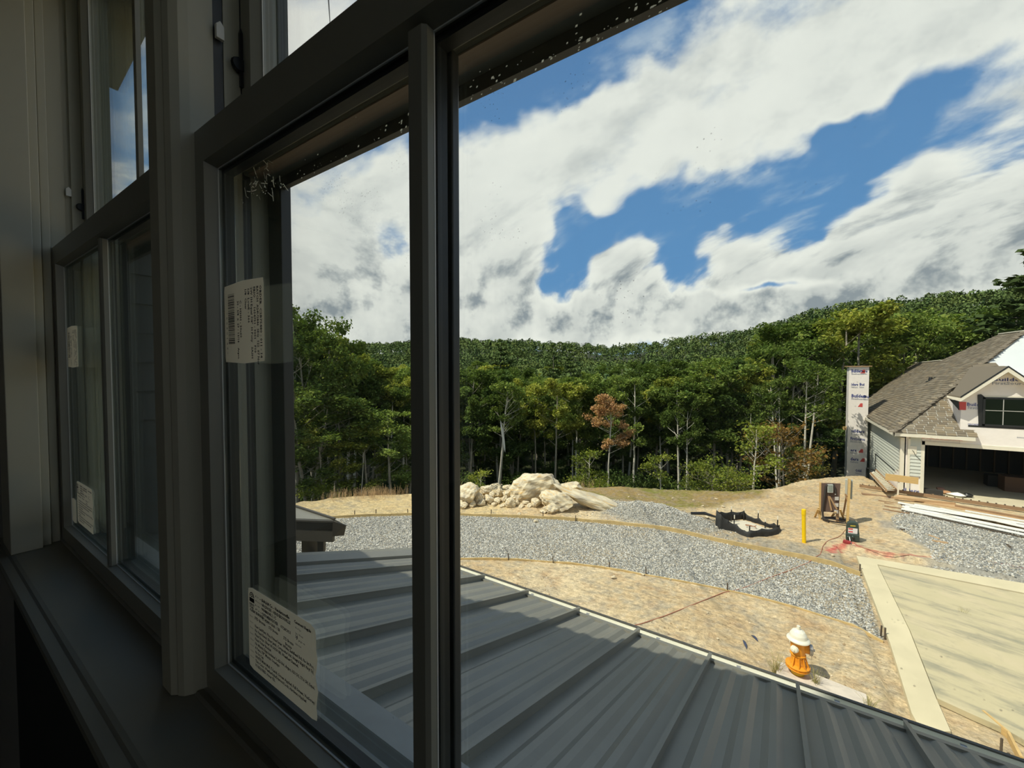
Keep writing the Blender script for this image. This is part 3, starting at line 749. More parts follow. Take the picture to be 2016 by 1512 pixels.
# --- near terrain mesh with surface colours by place
def axis(segs):
    out = []
    for a, b, st in segs: out += list(np.arange(a, b, st))
    return np.array(out + [segs[-1][1]])
ax_ = axis([(-48, -16, 0.6), (-16, -12, .16), (-12, 4.5, 0.075), (4.5, 12, 0.22), (12, 30, 1.0)])
ay_ = axis([(0.6, 6.5, 0.6), (6.5, 19, 0.075), (19, 30, 0.2), (30, 60, 0.9)])
XX, YY = np.meshgrid(ax_, ay_, indexing='ij')
ZZ = ground_z(XX, YY)
def surf_cols(x, y):
    sand = np.array([0.62, 0.46, 0.26]); pale = np.array([0.74, 0.60, 0.38]); red = np.array([0.50, 0.31, 0.155]); grey = np.array([0.30, 0.275, 0.22])
    straw = np.array([0.68, 0.52, 0.26])
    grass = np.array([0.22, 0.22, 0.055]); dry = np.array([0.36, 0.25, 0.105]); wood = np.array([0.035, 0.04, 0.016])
    n1 = VN1.fbm(x * .6, y * .6, 4)[..., None]; n2 = VN2.fbm(x * 2.5, y * 2.5, 4)[..., None]; n3 = VN3.fbm(x * 8, y * 8, 3)[..., None]
    c = sand + (pale - sand) * np.clip(.5 + n1 * 1.4 + n3 * .8 + .15, 0, 1) * .85
    c = c + (red - c) * np.clip(n2 * 1.6 - .12, 0, 1) * .65
    # tyre and tread marks, slanting lines
    u = x * .83 + y * .55; v = -x * .55 + y * .83
    # upper strip: raked dirt beyond the road
    up = np.clip((d_line(x, y, RT) < 4) & ~in_poly(x, y, ROADP) & (y > 8), 0, 1)[..., None] * (x[..., None] < -9)
    c = c + (straw - c) * up * .7
    gm = in_poly(x, y, GR); dg = d_line(x, y, np.vstack([GR, GR[:1]]))
    g = np.clip(np.where(gm, 1.15, 0) * np.clip(dg / .5, 0, 1) + VN2.fbm(x * 1.2, y * 1.2, 3) * .8 * np.clip(1 - dg / 1.2, 0, 1), 0, 1)[..., None]
    gc = grass + (dry - grass) * np.clip(.62 + n1 * 1.5 + n3 * .9, 0, 1)
    c = c + (gc - c) * g
    # reddish slope by the electrical board
    rs = np.exp(-(((x - 1.2) / 2.2) ** 2 + ((y - 20) / 3.5) ** 2))[..., None]
    c = c + (np.array([.55, .33, .15]) - c) * rs * .35
    # gravel: road, heap and parking lot
    gravel = np.array([0.36, 0.345, 0.30])
    road = in_poly(x, y, ROADP)
    dirt_in = np.clip(VN1.fbm(x * .7 + 5, y * .7, 3) * 2.2 - .05 + np.clip((x + 2.2) / 5, 0, .35), 0, .75)[..., None]
    rc_ = gravel * (1 + n3 * .5) ; rc_ = rc_ + (np.array([.45, .36, .23]) - rc_) * dirt_in * (x[..., None] > -7)
    c = np.where(road[..., None], rc_, c)
    hp = np.clip(heap_h(x, y) * 6 + n3[..., 0] * .4, 0, 1)[..., None]; c = c + (gravel * .95 - c) * hp
    g2 = in_poly(x, y, G2); dg2 = d_line(x, y, np.vstack([G2, G2[:1]]))
    w2 = np.clip(np.where(g2, .5 + dg2 * 1.2, .5 - dg2 * 1.5) + n2[..., 0] * 1.2, 0, 1)[..., None]; c = c + (gravel * 1.02 - c) * w2
    # thin gravel washed over the dirt by the slab corner and below the road
    w3 = np.exp(-(((x - 1.1) / 1.3) ** 2 + ((y - 14.6) / .7) ** 2)) + .6 * np.exp(-(((x + 0.3) / 2.5) ** 2 + ((y - 15.0) / .4) ** 2))
    w3 = np.clip(w3 + n3[..., 0], 0, 1)[..., None] * .8; c = c + (grey - c) * np.where(road[..., None], 0, w3) 
    # red marking paint sprayed on the dirt
    pp = [onZ(1633, 1088), onZ(1652, 1076), onZ(1672, 1067)]; p2 = [onZ(1690, 1076), onZ(1720, 1084), onZ(1745, 1090), onZ(1800, 1094), onZ(1840, 1098)]
    p3 = [onZ(1960, 1106), onZ(2016, 1118), onZ(2060, 1128)]
    for P, w_, s_ in ((pp, .14, .8), (p2, .08, .55), (p3, .08, .55)):
        dd = d_line(x, y, [q[:2] for q in P])
        k = np.clip(1.2 - dd / w_ + n3[..., 0] * 1.6, 0, 1)[..., None] * s_; c = c + (np.array([.62, .07, .07]) - c) * k
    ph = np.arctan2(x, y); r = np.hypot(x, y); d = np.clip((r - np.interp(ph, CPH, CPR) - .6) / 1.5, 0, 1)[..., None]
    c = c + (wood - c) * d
    return np.clip(c, .01, 1)
CC = surf_cols(XX, YY)
ni, nj = XX.shape
idx = np.arange(ni * nj).reshape(ni, nj)
FF = np.stack([idx[:-1, :-1], idx[1:, :-1], idx[1:, 1:], idx[:-1, 1:]], -1).reshape(-1, 4)

def ground_material():
    m = bpy.data.materials.new('bare_ground'); m.use_nodes = True; t = NT(m.node_tree); b = m.node_tree.nodes['Principled BSDF']
    b.inputs['Roughness'].default_value = 0.95; b.inputs['Specular IOR Level'].default_value = 0.1
    a = t.n('ShaderNodeAttribute'); a.attribute_name = 'Col'
    tc = t.n('ShaderNodeTexCoord').outputs['Object']
    f = t.noise(tc, 9.0, 8, 0.7); f2 = t.noise(tc, 34.0, 4, 0.6)
    v = t.mr(f, 0.3, 0.7, 0.60, 1.36); v2 = t.mr(f2, 0.3, 0.7, 0.85, 1.14)
    c = t.mix(1.0, a.outputs['Color'], t.comb(v, v, v), 'MULTIPLY'); c = t.mix(1.0, c, t.comb(v2, v2, v2), 'MULTIPLY')
    t.set(b.inputs['Base Color'], c)
    bn = t.n('ShaderNodeBump'); bn.inputs['Strength'].default_value = 0.9; bn.inputs['Distance'].default_value = 0.10
    # slanted scrape marks plus clods
    sc1 = t.noise(t.v('MULTIPLY', tc, (1.3, 4.5, 1)), 2.2, 6, 0.65, 0.8)
    t.set(bn.inputs['Height'], t.m('ADD', t.m('MULTIPLY', f, 0.5), t.m('ADD', t.m('MULTIPLY', sc1, .7), t.m('MULTIPLY', f2, .14))))
    m.node_tree.links.new(bn.outputs[0], b.inputs['Normal']); MATS['bare_ground'] = m
    return m
M_ground = ground_material()
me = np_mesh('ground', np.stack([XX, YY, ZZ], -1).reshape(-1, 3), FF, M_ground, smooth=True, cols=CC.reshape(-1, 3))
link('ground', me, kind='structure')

# --- far wooded terrain (polar)
phs = np.linspace(-1.75, 1.25, 150); rs = np.concatenate([np.linspace(24, 60, 16), np.geomspace(64, 1200, 46)])
PH, RR = np.meshgrid(phs, rs, indexing='ij'); xx, yy = RR * np.sin(PH), RR * np.cos(PH)
zz = ground_z(xx, yy, False) - np.where(RR < 70, .6, 0)
zz = np.where(RR > 620, zz - (RR - 620) * .12, zz)
ii = np.arange(xx.size).reshape(xx.shape); ff = np.stack([ii[:-1, :-1], ii[1:, :-1], ii[1:, 1:], ii[:-1, 1:]], -1).reshape(-1, 4)
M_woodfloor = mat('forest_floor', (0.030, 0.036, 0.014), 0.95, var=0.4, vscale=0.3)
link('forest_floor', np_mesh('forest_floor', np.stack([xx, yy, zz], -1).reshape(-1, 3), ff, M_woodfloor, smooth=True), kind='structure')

# --- loose stones lying on road, heap and lot: real chips, joined
def chips(n, sampler, name, label, smin, smax, seed, pal, **kw):
    r = np.random.RandomState(seed); P = sampler(r, n); n = len(P)
    base = np.array([(1, 0, 0), (-1, 0, 0), (0, 1, 0), (0, -1, 0), (0, 0, 1), (0, 0, -1)], float)
    fa = np.array([(0, 2, 4), (2, 1, 4), (1, 3, 4), (3, 0, 4), (2, 0, 5), (1, 2, 5), (3, 1, 5), (0, 3, 5)])[:6 if True else 8]
    s = r.uniform(smin, smax, (n, 1, 1)) * r.uniform(.6, 1.25, (n, 1, 3)); s[..., 2] *= .7
    v = base[None] * s * (1 + r.uniform(-.3, .3, (n, 6, 3)))
    a = r.uniform(0, 6.28, n); ca, sa = np.cos(a)[:, None], np.sin(a)[:, None]
    x = v[..., 0] * ca - v[..., 1] * sa; y = v[..., 0] * sa + v[..., 1] * ca
    tx = r.uniform(-.5, .5, (n, 1)); z = v[..., 2] + x * tx
    V = np.stack([x + P[:, 0:1], y + P[:, 1:2], z + P[:, 2:3]], -1).reshape(-1, 3)
    F = (fa[None] + (np.arange(n) * 6)[:, None, None]).reshape(-1, 3)
    pal = np.array(pal); cols = np.repeat(pal[r.randint(0, len(pal), n)] * r.uniform(.75, 1.2, (n, 1)), 6, 0)
    me = np_mesh(name, V, F, MATS.get('stone_chips') or mat('stone_chips', (1, 1, 1), 0.85, attr='Col', spec=.25), cols=cols)
    o = link(name, me, kind='stuff'); tag(o, label, kw.get('cat', 'gravel')); return o
def samp_poly(P, x0=None):
    P = np.asarray(P); lo, hi = P.min(0), P.max(0)
    def f(r, n):
        out = []
        while sum(map(len, out)) < n:
            q = r.uniform(lo, hi, (n * 2, 2)); q = q[in_poly(q[:, 0], q[:, 1], P)]
            pr = np.clip(1.25 - np.hypot(q[:, 0], q[:, 1]) / 26, .2, 1); q = q[r.rand(len(q)) < pr]; out.append(q)
        q = np.vstack(out)[:n]; return np.column_stack([q, ground_z(q[:, 0], q[:, 1]) + .004])
    return f
GREYS = [(.38, .37, .33), (.50, .48, .42), (.27, .27, .25), (.60, .58, .52), (.18, .18, .17), (.42, .37, .28)]
vis = ROADP[ROADP[:, 0] > -40]
chips(52000, samp_poly(ROADP), 'road_gravel', 'grey crushed stone spread over the curving road bed between the form boards', .016, .034, 1, GREYS)
chips(14000, samp_poly(G2), 'parking_gravel', 'grey crushed stone on the lot in front of the open garage', .02, .04, 2, GREYS)
def samp_heap(r, n):
    q = r.normal(0, 1, (n, 2)) * (1.05, .5) + (MX, MY); return np.column_stack([q, ground_z(q[:, 0], q[:, 1]) + .004])
chips(7000, samp_heap, 'gravel_heap', 'low rounded heap of grey gravel beyond the road', .018, .034, 3, GREYS)
def samp_dirt(r, n):
    q = r.uniform((-9, 7.5), (2.2, 26), (n, 2)); q = q[~in_poly(q[:, 0], q[:, 1], ROADP)]
    q = q[VN2.fbm(q[:, 0] * 1.1, q[:, 1] * 1.1, 3) > .08]
    return np.column_stack([q, ground_z(q[:, 0], q[:, 1]) + .003])
chips(6000, samp_dirt, 'dirt_clods', 'small clods and pebbles scattered over the bare tan dirt', .008, .026, 4, [(.50, .36, .20), (.40, .27, .14), (.62, .52, .38), (.33, .24, .14)], cat='dirt clods')
# ================================================================== PORCH ROOF BELOW THE WINDOW
M_metal = mat('roof_metal', (0.22, 0.214, 0.182), 0.34, spec=0.5, var=0.10, vscale=2.5, bump=0.03, bscale=60)
M_gut = mat('gutter_bronze', (0.075, 0.070, 0.060), 0.45, spec=.4)
M_gutin = mat('gutter_inner_coat', (0.92, 0.90, 0.78), 0.35)
M_hang = mat('gutter_hanger', (0.55, 0.55, 0.53), 0.3, metal=0.6)
EY, EZ, SL = 2.5, -1.64, 0.333                       # eave of the porch roof and its pitch
TY = 0.33
def rz_(y): return EZ + SL * (EY - y)
up = Vector((0, -1, SL)).normalized(); nrm = Vector((0, SL, 1)).normalized()
roof = empty('porch_roof', (0, 1.4, rz_(1.4)), 'dark grey standing seam metal porch roof sloping away below the window', 'roof')
sx = [-0.306 + 0.4065 * k for k in range(-5, 12)]
RX0, RX1 = -2.66, 4.15
edges = [RX0] + [x for x in sx if x > RX0 + .1] + [RX1]
Lr = (Vector((0, TY, rz_(TY))) - Vector((0, EY, EZ))).length
def on_roof(x, t_, h):                                # t_ distance up from the eave, h height off the sheet
    return Vector((x, EY, EZ)) + up * t_ + nrm * h
for a, b in zip(edges[:-1], edges[1:]):
    w = b - a
    # one pan with three low flat ribs pressed into it
    P = [(a, 0.0)]
    for c in (0.25, 0.5, 0.75):
        x = a + w * c
        P += [(x - .036, 0), (x - .012, .012), (x + .012, .012), (x + .036, 0)]
    P.append((b, 0.0)); n = len(P); mb = MB()
    vs = [on_roof(x, -0.012, h) for x, h in P] + [on_roof(x, Lr, h) for x, h in P]
    vs += [on_roof(x, -0.012, -.012) for x, h in P] + [on_roof(x, Lr, -.012) for x, h in P]
    fs = [(i, i + 1, n + i + 1, n + i) for i in range(n - 1)] + [(i, 2 * n + i, 2 * n + i + 1, i + 1) for i in range(n - 1)] + [(2 * n + i, 3 * n + i, 3 * n + i + 1, 2 * n + i + 1) for i in range(n - 1)]
    mb.add(vs, fs).build('roof_panel', M_metal, roof)
for x in edges[1:-1]:
    mb = MB()
    prof = [(-.006, 0), (-.006, .034), (-.009, .038), (.008, .038), (.008, .033), (.005, .032), (.006, 0)]
    mb.prism([on_roof(x + u, -0.016, h) for u, h in prof], up * (Lr + .016)); mb.build('standing_seam', M_metal, roof)
MB().prism([on_roof(RX0, -.014, -.002), on_roof(RX0, .03, -.002), on_roof(RX0, .03, .0122), on_roof(RX0, -.014, .0126)], (RX1 - RX0, 0, 0)).build('eave_hem', M_metal, roof)
# drip edge and rake trim at the left end
MB().prism([(RX0, EY + .010, EZ - .004), (RX0, EY + .016, EZ - .006), (RX0, EY + .016, EZ - .06), (RX0, EY + .010, EZ - .06)], (RX1 - RX0, 0, 0)).build('drip_edge', M_metal, roof)
mb = MB()
prof = [(0.05, 0), (0.05, .03), (-.02, .055), (-.075, .058), (-.085, .05), (-.085, -.12), (-.07, -.12), (-.07, 0)]
mb.prism([on_roof(RX0 + u, -0.03, h) for u, h in prof], up * (Lr + .03)); mb.build('rake_trim', M_metal, roof)
MB().prism([(RX0 - .05, TY, rz_(TY)), (RX0 - .05, TY + .10, rz_(TY + .10) + .004), (RX0 - .05, TY + .012, rz_(TY) + .09), (RX0 - .05, TY, rz_(TY) + .10)], (RX1 - RX0, 0, 0)).build('wall_flashing', M_metal, roof)
MB().prism([(RX0 - .05, TY, rz_(TY) - .03), (RX0 - .05, EY, EZ - .03), (RX0 - .05, EY, EZ - .22), (RX0 - .05, TY, EZ - .22)], (RX1 - RX0, 0, 0)).build('soffit_box', M_gut, roof)
adopt(roof)

gut = empty('gutter', (0, 2.58, -1.78), 'long dark gutter along the porch roof eave, its pale inside catching sun', 'gutter')
GX0_, GX1_ = RX0 - .12, RX1
def gprof(inner):
    o = 0.003 if inner else 0.0
    return [(2.522 + o, -1.700), (2.522 + o, -1.800 + o), (2.600, -1.800 + o), (2.635 - o, -1.770), (2.672 - o, -1.745), (2.672 - o, -1.700)]
po, pi_ = gprof(0), gprof(1)
mb = MB(); mb.prism([(GX0_, y, z) for y, z in po] + [(GX0_, y, z) for y, z in pi_[::-1]], (GX1_ - GX0_, 0, 0)); mb.build('gutter_trough', M_gut, gut)
mb = MB(); q = [(y - .001 if i > 2 else y + .001, z + (.001 if 0 < i < 4 else 0)) for i, (y, z) in enumerate(pi_)]
mb.prism([(GX0_ + .01, y, z) for y, z in pi_] + [(GX0_ + .01, y + (.0015 if i < 2 else (0 if i == 2 else -.0015)), z + (.0015 if 1 <= i <= 3 else 0)) for i, (y, z) in list(enumerate(pi_))[::-1]], (GX1_ - GX0_ - .01, 0, 0)); mb.build('trough_lining', M_gutin, gut)
MB().prism([(GX0_, 2.664, -1.697), (GX0_, 2.680, -1.697), (GX0_, 2.680, -1.716), (GX0_, 2.674, -1.718), (GX0_, 2.664, -1.702)], (GX1_ - GX0_, 0, 0)).build('front_lip', M_gut, gut)
MB().box(GX0_, GX0_ + .004, 2.522, 2.662, -1.80, -1.705).build('end_cap', M_gut, gut)
for px, py in ((1042, 1175), (1152, 1211), (1292, 1261.5), (1453, 1321), (1650, 1396), (1905, 1492)):
    x = onY(px, py, 2.6).x
    mb = MB(); mb.beam((x, 2.524, -1.712), (x, 2.655, -1.712), .022, .003); mb.beam((x, 2.524, -1.712), (x, 2.524, -1.76), .022, .003, (0, 1, 0)); mb.tube([(x, 2.528, -1.715), (x, 2.528, -1.715 + .012)], .005, 6)
    mb.build('hanger', M_hang, gut)
adopt(gut)

# porch posts and beam carry the roof (mostly hidden below it)
MB().box(-2.6, 4.1, 2.30, 2.48, -2.1, -1.86).build('wall_porch_beam', M_gut, kind='structure')
for x in (-2.5, 0.7, 3.9):
    o = MB().box(x - .09, x + .09, 2.30, 2.48, G - .2, -2.1).build('porch_post', M_gut); tag(o, 'dark square post carrying the %s of the porch beam' % {-2.5: 'left end', .7: 'middle', 3.9: 'right end'}[x], 'post', 'posts under the porch roof')

# neighbouring roof of the next bay with its own gutter and downspouts
M_white_g = M_gutin
cA = onY(655, 1026, 3.0)
bay = empty('bay_roof', tuple(cA), 'small dark metal roof corner with deep fascia at the left beyond the porch', 'roof')
far_l = onP(540, 1021.5, (0, 0, cA.z), (0, 0, 1)); dirL = (far_l - cA); dirL.z = 0; dirL = Vector((-0.86, -0.47, 0)).normalized()
bk = Vector((dirL.y, -dirL.x, 0))
if bk.dot(cF) < 0: bk = -bk
Lb = 3.2
c0 = cA.copy(); e1 = onY(681, 1034.5, 3.16)
hp = onZ(552, 988, cA.z + .05)
s0 = c0 + bk * .05
mb = MB(); mb.prism([s0, s0 + dirL * Lb, hp + dirL * Lb, hp], (0, 0, -.015)); mb.build('roof_panel', M_metal, bay)
mb = MB(); mb.prism([s0 + Vector((0, 0, .001)), hp, e1 + bk * .02 + Vector((0, 0, -.008))], (0, 0, -.015)); mb.build('roof_panel', M_metal, bay)
mb = MB(); mb.beam(s0 + Vector((0, 0, .012)), hp + Vector((0, 0, .012)), .03, .02); mb.build('hip_trim', M_gut, bay)
dz = lambda v, z: v + Vector((0, 0, z))
mb = MB(); mb.prism([dz(c0, .0), dz(c0 + dirL * Lb, .0), dz(c0 + dirL * Lb, -.02), dz(c0, -.02)], bk * .03 ); mb.build('gutter_lip', M_gut, bay)
mb = MB(); mb.prism([dz(c0 + bk * .012, -.02), dz(c0 + dirL * Lb + bk * .012, -.02), dz(c0 + dirL * Lb + bk * .03, -.125), dz(c0 + bk * .03, -.125)], bk * .02 ); mb.build('gutter_face', M_gut, bay)
mb = MB(); d2 = dirL * .02 + bk * .03
mb.prism([dz(c0 + d2, -.127), dz(c0 + dirL * Lb + bk * .03, -.127), dz(c0 + dirL * Lb + bk * .03, -.285), dz(c0 + d2, -.285)], bk * .05); mb.build('fascia_board', M_gut, bay)
mb = MB(); mb.prism([c0, e1, dz(e1 + dirL * .03, -.13), dz(c0 + dirL * .005, -.20)], bk * .012); mb.build('gutter_end', M_gut, bay)
for i, px in enumerate((633, 557)):
    a = onP(px, 1066, c0 + bk * .10, bk); b_ = a + Vector((0, 0, -.13)); cc = b_ + bk * .10 + Vector((0, 0, -.10)) + dirL * .08
    mb = MB(); mb.beam(a + Vector((0, 0, .05)), b_, .06, .085, dirL); mb.beam(b_, cc, .06, .085, dirL); mb.beam(cc, cc + Vector((0, 0, -3.1)), .06, .085, dirL)
    mb.build('downspout', M_gut, bay, bevel=.006)
# box below so that it stands on the ground
q0 = c0 + dirL * .35 + bk * .12
mb = MB(); mb.prism([q0 + Vector((0, 0, -.285)), q0 + dirL * 3.6 + Vector((0, 0, -.285)), q0 + dirL * 3.6 + bk * .35 + Vector((0, 0, -.285)), q0 + bk * .35 + Vector((0, 0, -.285))], (0, 0, -.03)); mb.build('soffit', M_gut, bay)
for k in (0.1, 3.4):
    p = q0 + dirL * k + bk * .1; MB().beam(p + Vector((0, 0, -.285)), (p.x, p.y, G - .1), .14, .14, (1, 0, 0)).build('post', M_gut, bay)
adopt(bay)

# ================================================================== HOUSE UNDER CONSTRUCTION OPPOSITE
M_lap = mat('lap_siding', (0.60, 0.615, 0.54), 0.65, var=0.04, vscale=3)
M_cream = mat('cream_trim', (0.78, 0.72, 0.58), 0.6, var=0.04, vscale=3)
M_wrap = mat('house_wrap', (0.88, 0.81, 0.745), 0.55, var=0.06, vscale=4, bump=0.35, bscale=9)
M_blue = mat('wrap_blue_print', (0.05, 0.07, 0.25), 0.6)
M_gray = mat('wrap_grey_print', (0.32, 0.33, 0.38), 0.6)
M_red = mat('wrap_red_print', (0.60, 0.08, 0.07), 0.6)
M_conc = mat('concrete_pale', (0.60, 0.53, 0.37), 0.85, var=0.10, vscale=2.5, bump=.1, bscale=30)
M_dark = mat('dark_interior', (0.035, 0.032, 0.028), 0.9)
M_stud = mat('stud_lumber', (0.16, 0.10, 0.055), 0.8)
M_wood = mat('yellow_lumber', (0.60, 0.40, 0.16), 0.75, var=0.18, vscale=6, stretch=(1, 1, 6))
M_woodb = mat('weathered_lumber', (0.36, 0.22, 0.11), 0.8, var=0.2, vscale=6)
M_grn = mat('shingle', (1, 1, 1), 0.95, attr='Col', spec=.15)
M_under = mat('roof_underlayment', (0.62, 0.64, 0.63), 0.5, var=0.05, vscale=1.5)
M_win = glass_mat('far_window_glass', tint=(0.25, 0.27, 0.26), refl=2.5)
M_bk = mat('black_frame', (0.018, 0.018, 0.018), 0.4)
WY = 25.25                                           # plane of the garage front
Ecr = onX(1759.8, 851, 4.35); SLP = 0.8
nL = Vector((-SLP, 0, 1)); _T = onP(2018, 652, Ecr, nL); SLPF = (_T.z - Ecr.z) / (_T.y - Ecr.y); nF = Vector((0, -SLPF, 1))
def fL(x, y): return onP(x, y, Ecr, nL)
def fF(x, y): return onP(x, y, Ecr, nF)
house = empty('garage_house', (6, 27, G), 'unfinished house with brown shingle roof, house wrap and open garage', 'building')
wallX = Ecr.x + .32
Yb = 36.3
def hwall(mb): return mb
# wall cores
mb = MB(); mb.box(wallX + .02, wallX + .16, WY + .02, Yb, G - 2.0, Ecr.z - .05); mb.build('side_wall', M_wrap, house)
gl, gt = onY(1817.6, 975.4, WY).x, onY(1817.6, 875.4, WY).z
mb = MB(); mb.box(wallX + .02, gl, WY + .02, WY + .16, G - .3, Ecr.z); mb.box(gl, 13, WY + .02, WY + .16, gt, Ecr.z); mb.build('front_wall', M_wrap, house)
# dormer face above the garage, wrapped
zb = onY(1936, 860, WY).z
dl = onY(1892, 800, WY).x; pk_ = onY(1985, 731, WY); dr = 2 * pk_.x - dl
gz = onY(1892, 790, WY).z
mb = MB(); mb.prism([(dl, WY, gt + .15), (dr, WY, gt + .15), (dr, WY, gz), (pk_.x, WY, pk_.z - .05), (dl, WY, gz)], (0, .14, 0)); mb.build('dormer_wall', M_wrap, house)
mb = MB(); mb.box(dl, dl + .1, WY + .14, WY + 2.2, gt + .1, gz); mb.build('dormer_side', M_wrap, house)
# header band and garage trim
zt = gt
MB().box(gl - .10, 13, WY - .03, WY, zt, zt + .16).build('header_trim', M_cream, house)
MB().box(gl - .12, gl, WY - .03, WY + .02, G, zt + .16).build('jamb_trim', M_cream, house)
MB().box(wallX - .02, wallX + .11, WY - .035, WY - .003, G - .1, Ecr.z - .25).build('corner_board', M_cream, house)
MB().box(wallX - .03, wallX - .0, WY - .03, WY + .13, G - .1, Ecr.z - .25).build('corner_board', M_cream, house)
MB().box(wallX + .22, wallX + .30, WY - .04, WY, G + .05, Ecr.z - .28).build('downpipe_board', M_cream, house)
# lap boards right of the corner (upper ones hung, the wrap shows below)
zlo = onY(1800, 937, WY).z
k = 0; z = zlo
bd = MB().prism([(0, 0, 0), (0, -.040, 0), (0, -.008, .17), (0, 0, .17)], (1, 0, 0)).mesh('siding_board', M_lap)
while z < Ecr.z - .12:
    o = link('siding_board', bd, house); o.location = (wallX + .30, WY, z); o.scale = (gl - .12 - wallX - .30, 1, 1); z += .155
# lap boards on the side wall
bs = MB().prism([(0, 0, 0), (-.045, 0, 0), (-.008, 0, .17), (0, 0, .17)], (0, 1, 0)).mesh('siding_board', M_lap)
z = G - .8
while z < Ecr.z - .1:
    y0 = WY + .13; y1 = Yb - .2
    zz_ = (z - G)
    if zz_ < 1.05: y0 = WY + .13 + (1.05 - zz_) * 2.4
    if y0 < y1:
        o = link('siding_board', bs, house); o.location = (wallX + .02, y0, z); o.scale = (1, y1 - y0, 1)
    z += .155
# dark frame board round the stair-side opening in the siding
a = Vector((wallX - .012, WY + .13, G + 1.08)); b = Vector((wallX - .012, WY + 2.75, G + .02 + .02)); 
P1, P2, P3 = onX(1724, 893, wallX - .01), onX(1762, 926, wallX - .01), onX(1724, 935, wallX - .01)
MB().beam(P1, P2, .03, .05, (-1, 0, 0)).build('cut_line_strip', M_bk, house)
MB().beam(P1, P3, .03, .05, (-1, 0, 0)).build('cut_line_strip', M_bk, house)
# narrow dark windows in the side wall
for px in (1699, 1706.5):
    p, q = onX(px, 838, wallX), onX(px, 866, wallX)
    mb = MB(); mb.box(wallX - .06, wallX + .03, p.y - .22, p.y + .22, q.z, p.z); mb.build('side_window', M_bk, house)
# small lamp block beside the garage opening and its wire
p = onY(1795.5, 886, WY)
mb = MB(); mb.box(p.x - .15, p.x + .15, WY - .045, WY - .02, p.z - .19, p.z + .19); mb.build('lamp_block', M_cream, house, bevel=.01)
mb = MB(); mb.tube([(p.x, WY - .05, p.z), (p.x + .04, WY - .08, p.z - .05), (p.x + .1, WY - .06, p.z - .2), (p.x + .28, WY - .05, p.z - .42)], .009, 6); mb.build('lamp_wire', M_bk, house)

# eave fascia and soffit
EZ2 = Ecr.z
eR = onY(1921, 861.7, Ecr.y).x
MB().box(Ecr.x, eR, Ecr.y, Ecr.y + .03, EZ2 - .17, EZ2 - .02).build('front_fascia', M_cream, house)
MB().box(Ecr.x, Ecr.x + .03, Ecr.y, Yb + .3, EZ2 - .17, EZ2 - .02).build('side_fascia', M_cream, house)
MB().box(Ecr.x + .03, wallX + .02, Ecr.y + .03, Yb, EZ2 - .13, EZ2 - .11).build('soffit', M_cream, house)
MB().box(wallX, eR, Ecr.y + .03, WY, EZ2 - .13, EZ2 - .11).build('soffit', M_cream, house)

# ---- roof planes: deck polygons + shingle tabs with a course step
def roof_plane(name, poly, n, uax, shing_poly, deckmat, label, pal, seed):
    n = Vector(n).normalized(); u = Vector(uax).normalized(); v = n.cross(u).normalized()
    if v.z < 0: v = -v
    MB().prism([p - n * .05 for p in poly], n * .045).build(name, deckmat, house)
    P0 = poly[0]; r = random.Random(seed)
    q = np.array([((p - P0).dot(u), (p - P0).dot(v)) for p in shing_poly])
    cw, ch = .31, .142
    V, F, Cc = [], [], []
    for j in range(int(q[:, 1].min() / ch) - 1, int(q[:, 1].max() / ch) + 1):
        off = r.random() * cw
        for i in range(int(q[:, 0].min() / cw) - 1, int(q[:, 0].max() / cw) + 2):
            uc, vc = i * cw + off, j * ch + ch / 2
            corners = np.array([(uc - cw / 2, vc), (uc + cw / 2, vc), (uc, vc)])
            ins = in_poly(corners[:, 0], corners[:, 1], q)
            if ins.sum() < 1: continue
            g = .004 + r.random() * .006; th = .016 + r.random() * .010; u0, u1, v0, v1 = uc - cw / 2 + g, uc + cw / 2 - g, vc - ch / 2 - (r.random() < .5) * .012, vc + ch / 2 + .01
            pts = [P0 + u * a_ + v * b_ + n * h for a_, b_, h in ((u0, v0, th), (u1, v0, th), (u1, v1, .004), (u0, v1, .004), (u0, v0, -.004), (u1, v0, -.004))]
            o = len(V); V += [tuple(x) for x in pts]; F += [(o, o + 1, o + 2, o + 3), (o, o + 4, o + 5, o + 1)]
            c = np.array(pal[r.randrange(len(pal))]) * (.85 + .3 * r.random()); Cc += [c] * 6
    me = np_mesh('shingles', np.array(V), np.array(F), M_grn, cols=np.array(Cc))
    o = link('shingles', me, house); o['kind'] = 'stuff'
    return o
PALB = [(.235, .195, .140), (.20, .165, .12), (.27, .23, .17), (.18, .150, .112), (.25, .20, .135), (.215, .185, .14)]
M_deck = mat('shingle_bed', (.17, .14, .10), .95)
Tp = fL(2018, 652)
polyL = [Ecr.copy(), Tp, fL(1969, 658), fL(1854, 710), fL(1801, 715), fL(1684, 806)]
roof_plane('roof_deck', polyL, nL, (0, 1, 0), polyL, M_deck, '', PALB, 1)
def hipat(px):
    best = min(range(400), key=lambda i: abs(topix(Ecr.lerp(Tp, i / 400))[0] - px)); return Ecr.lerp(Tp, best / 400)
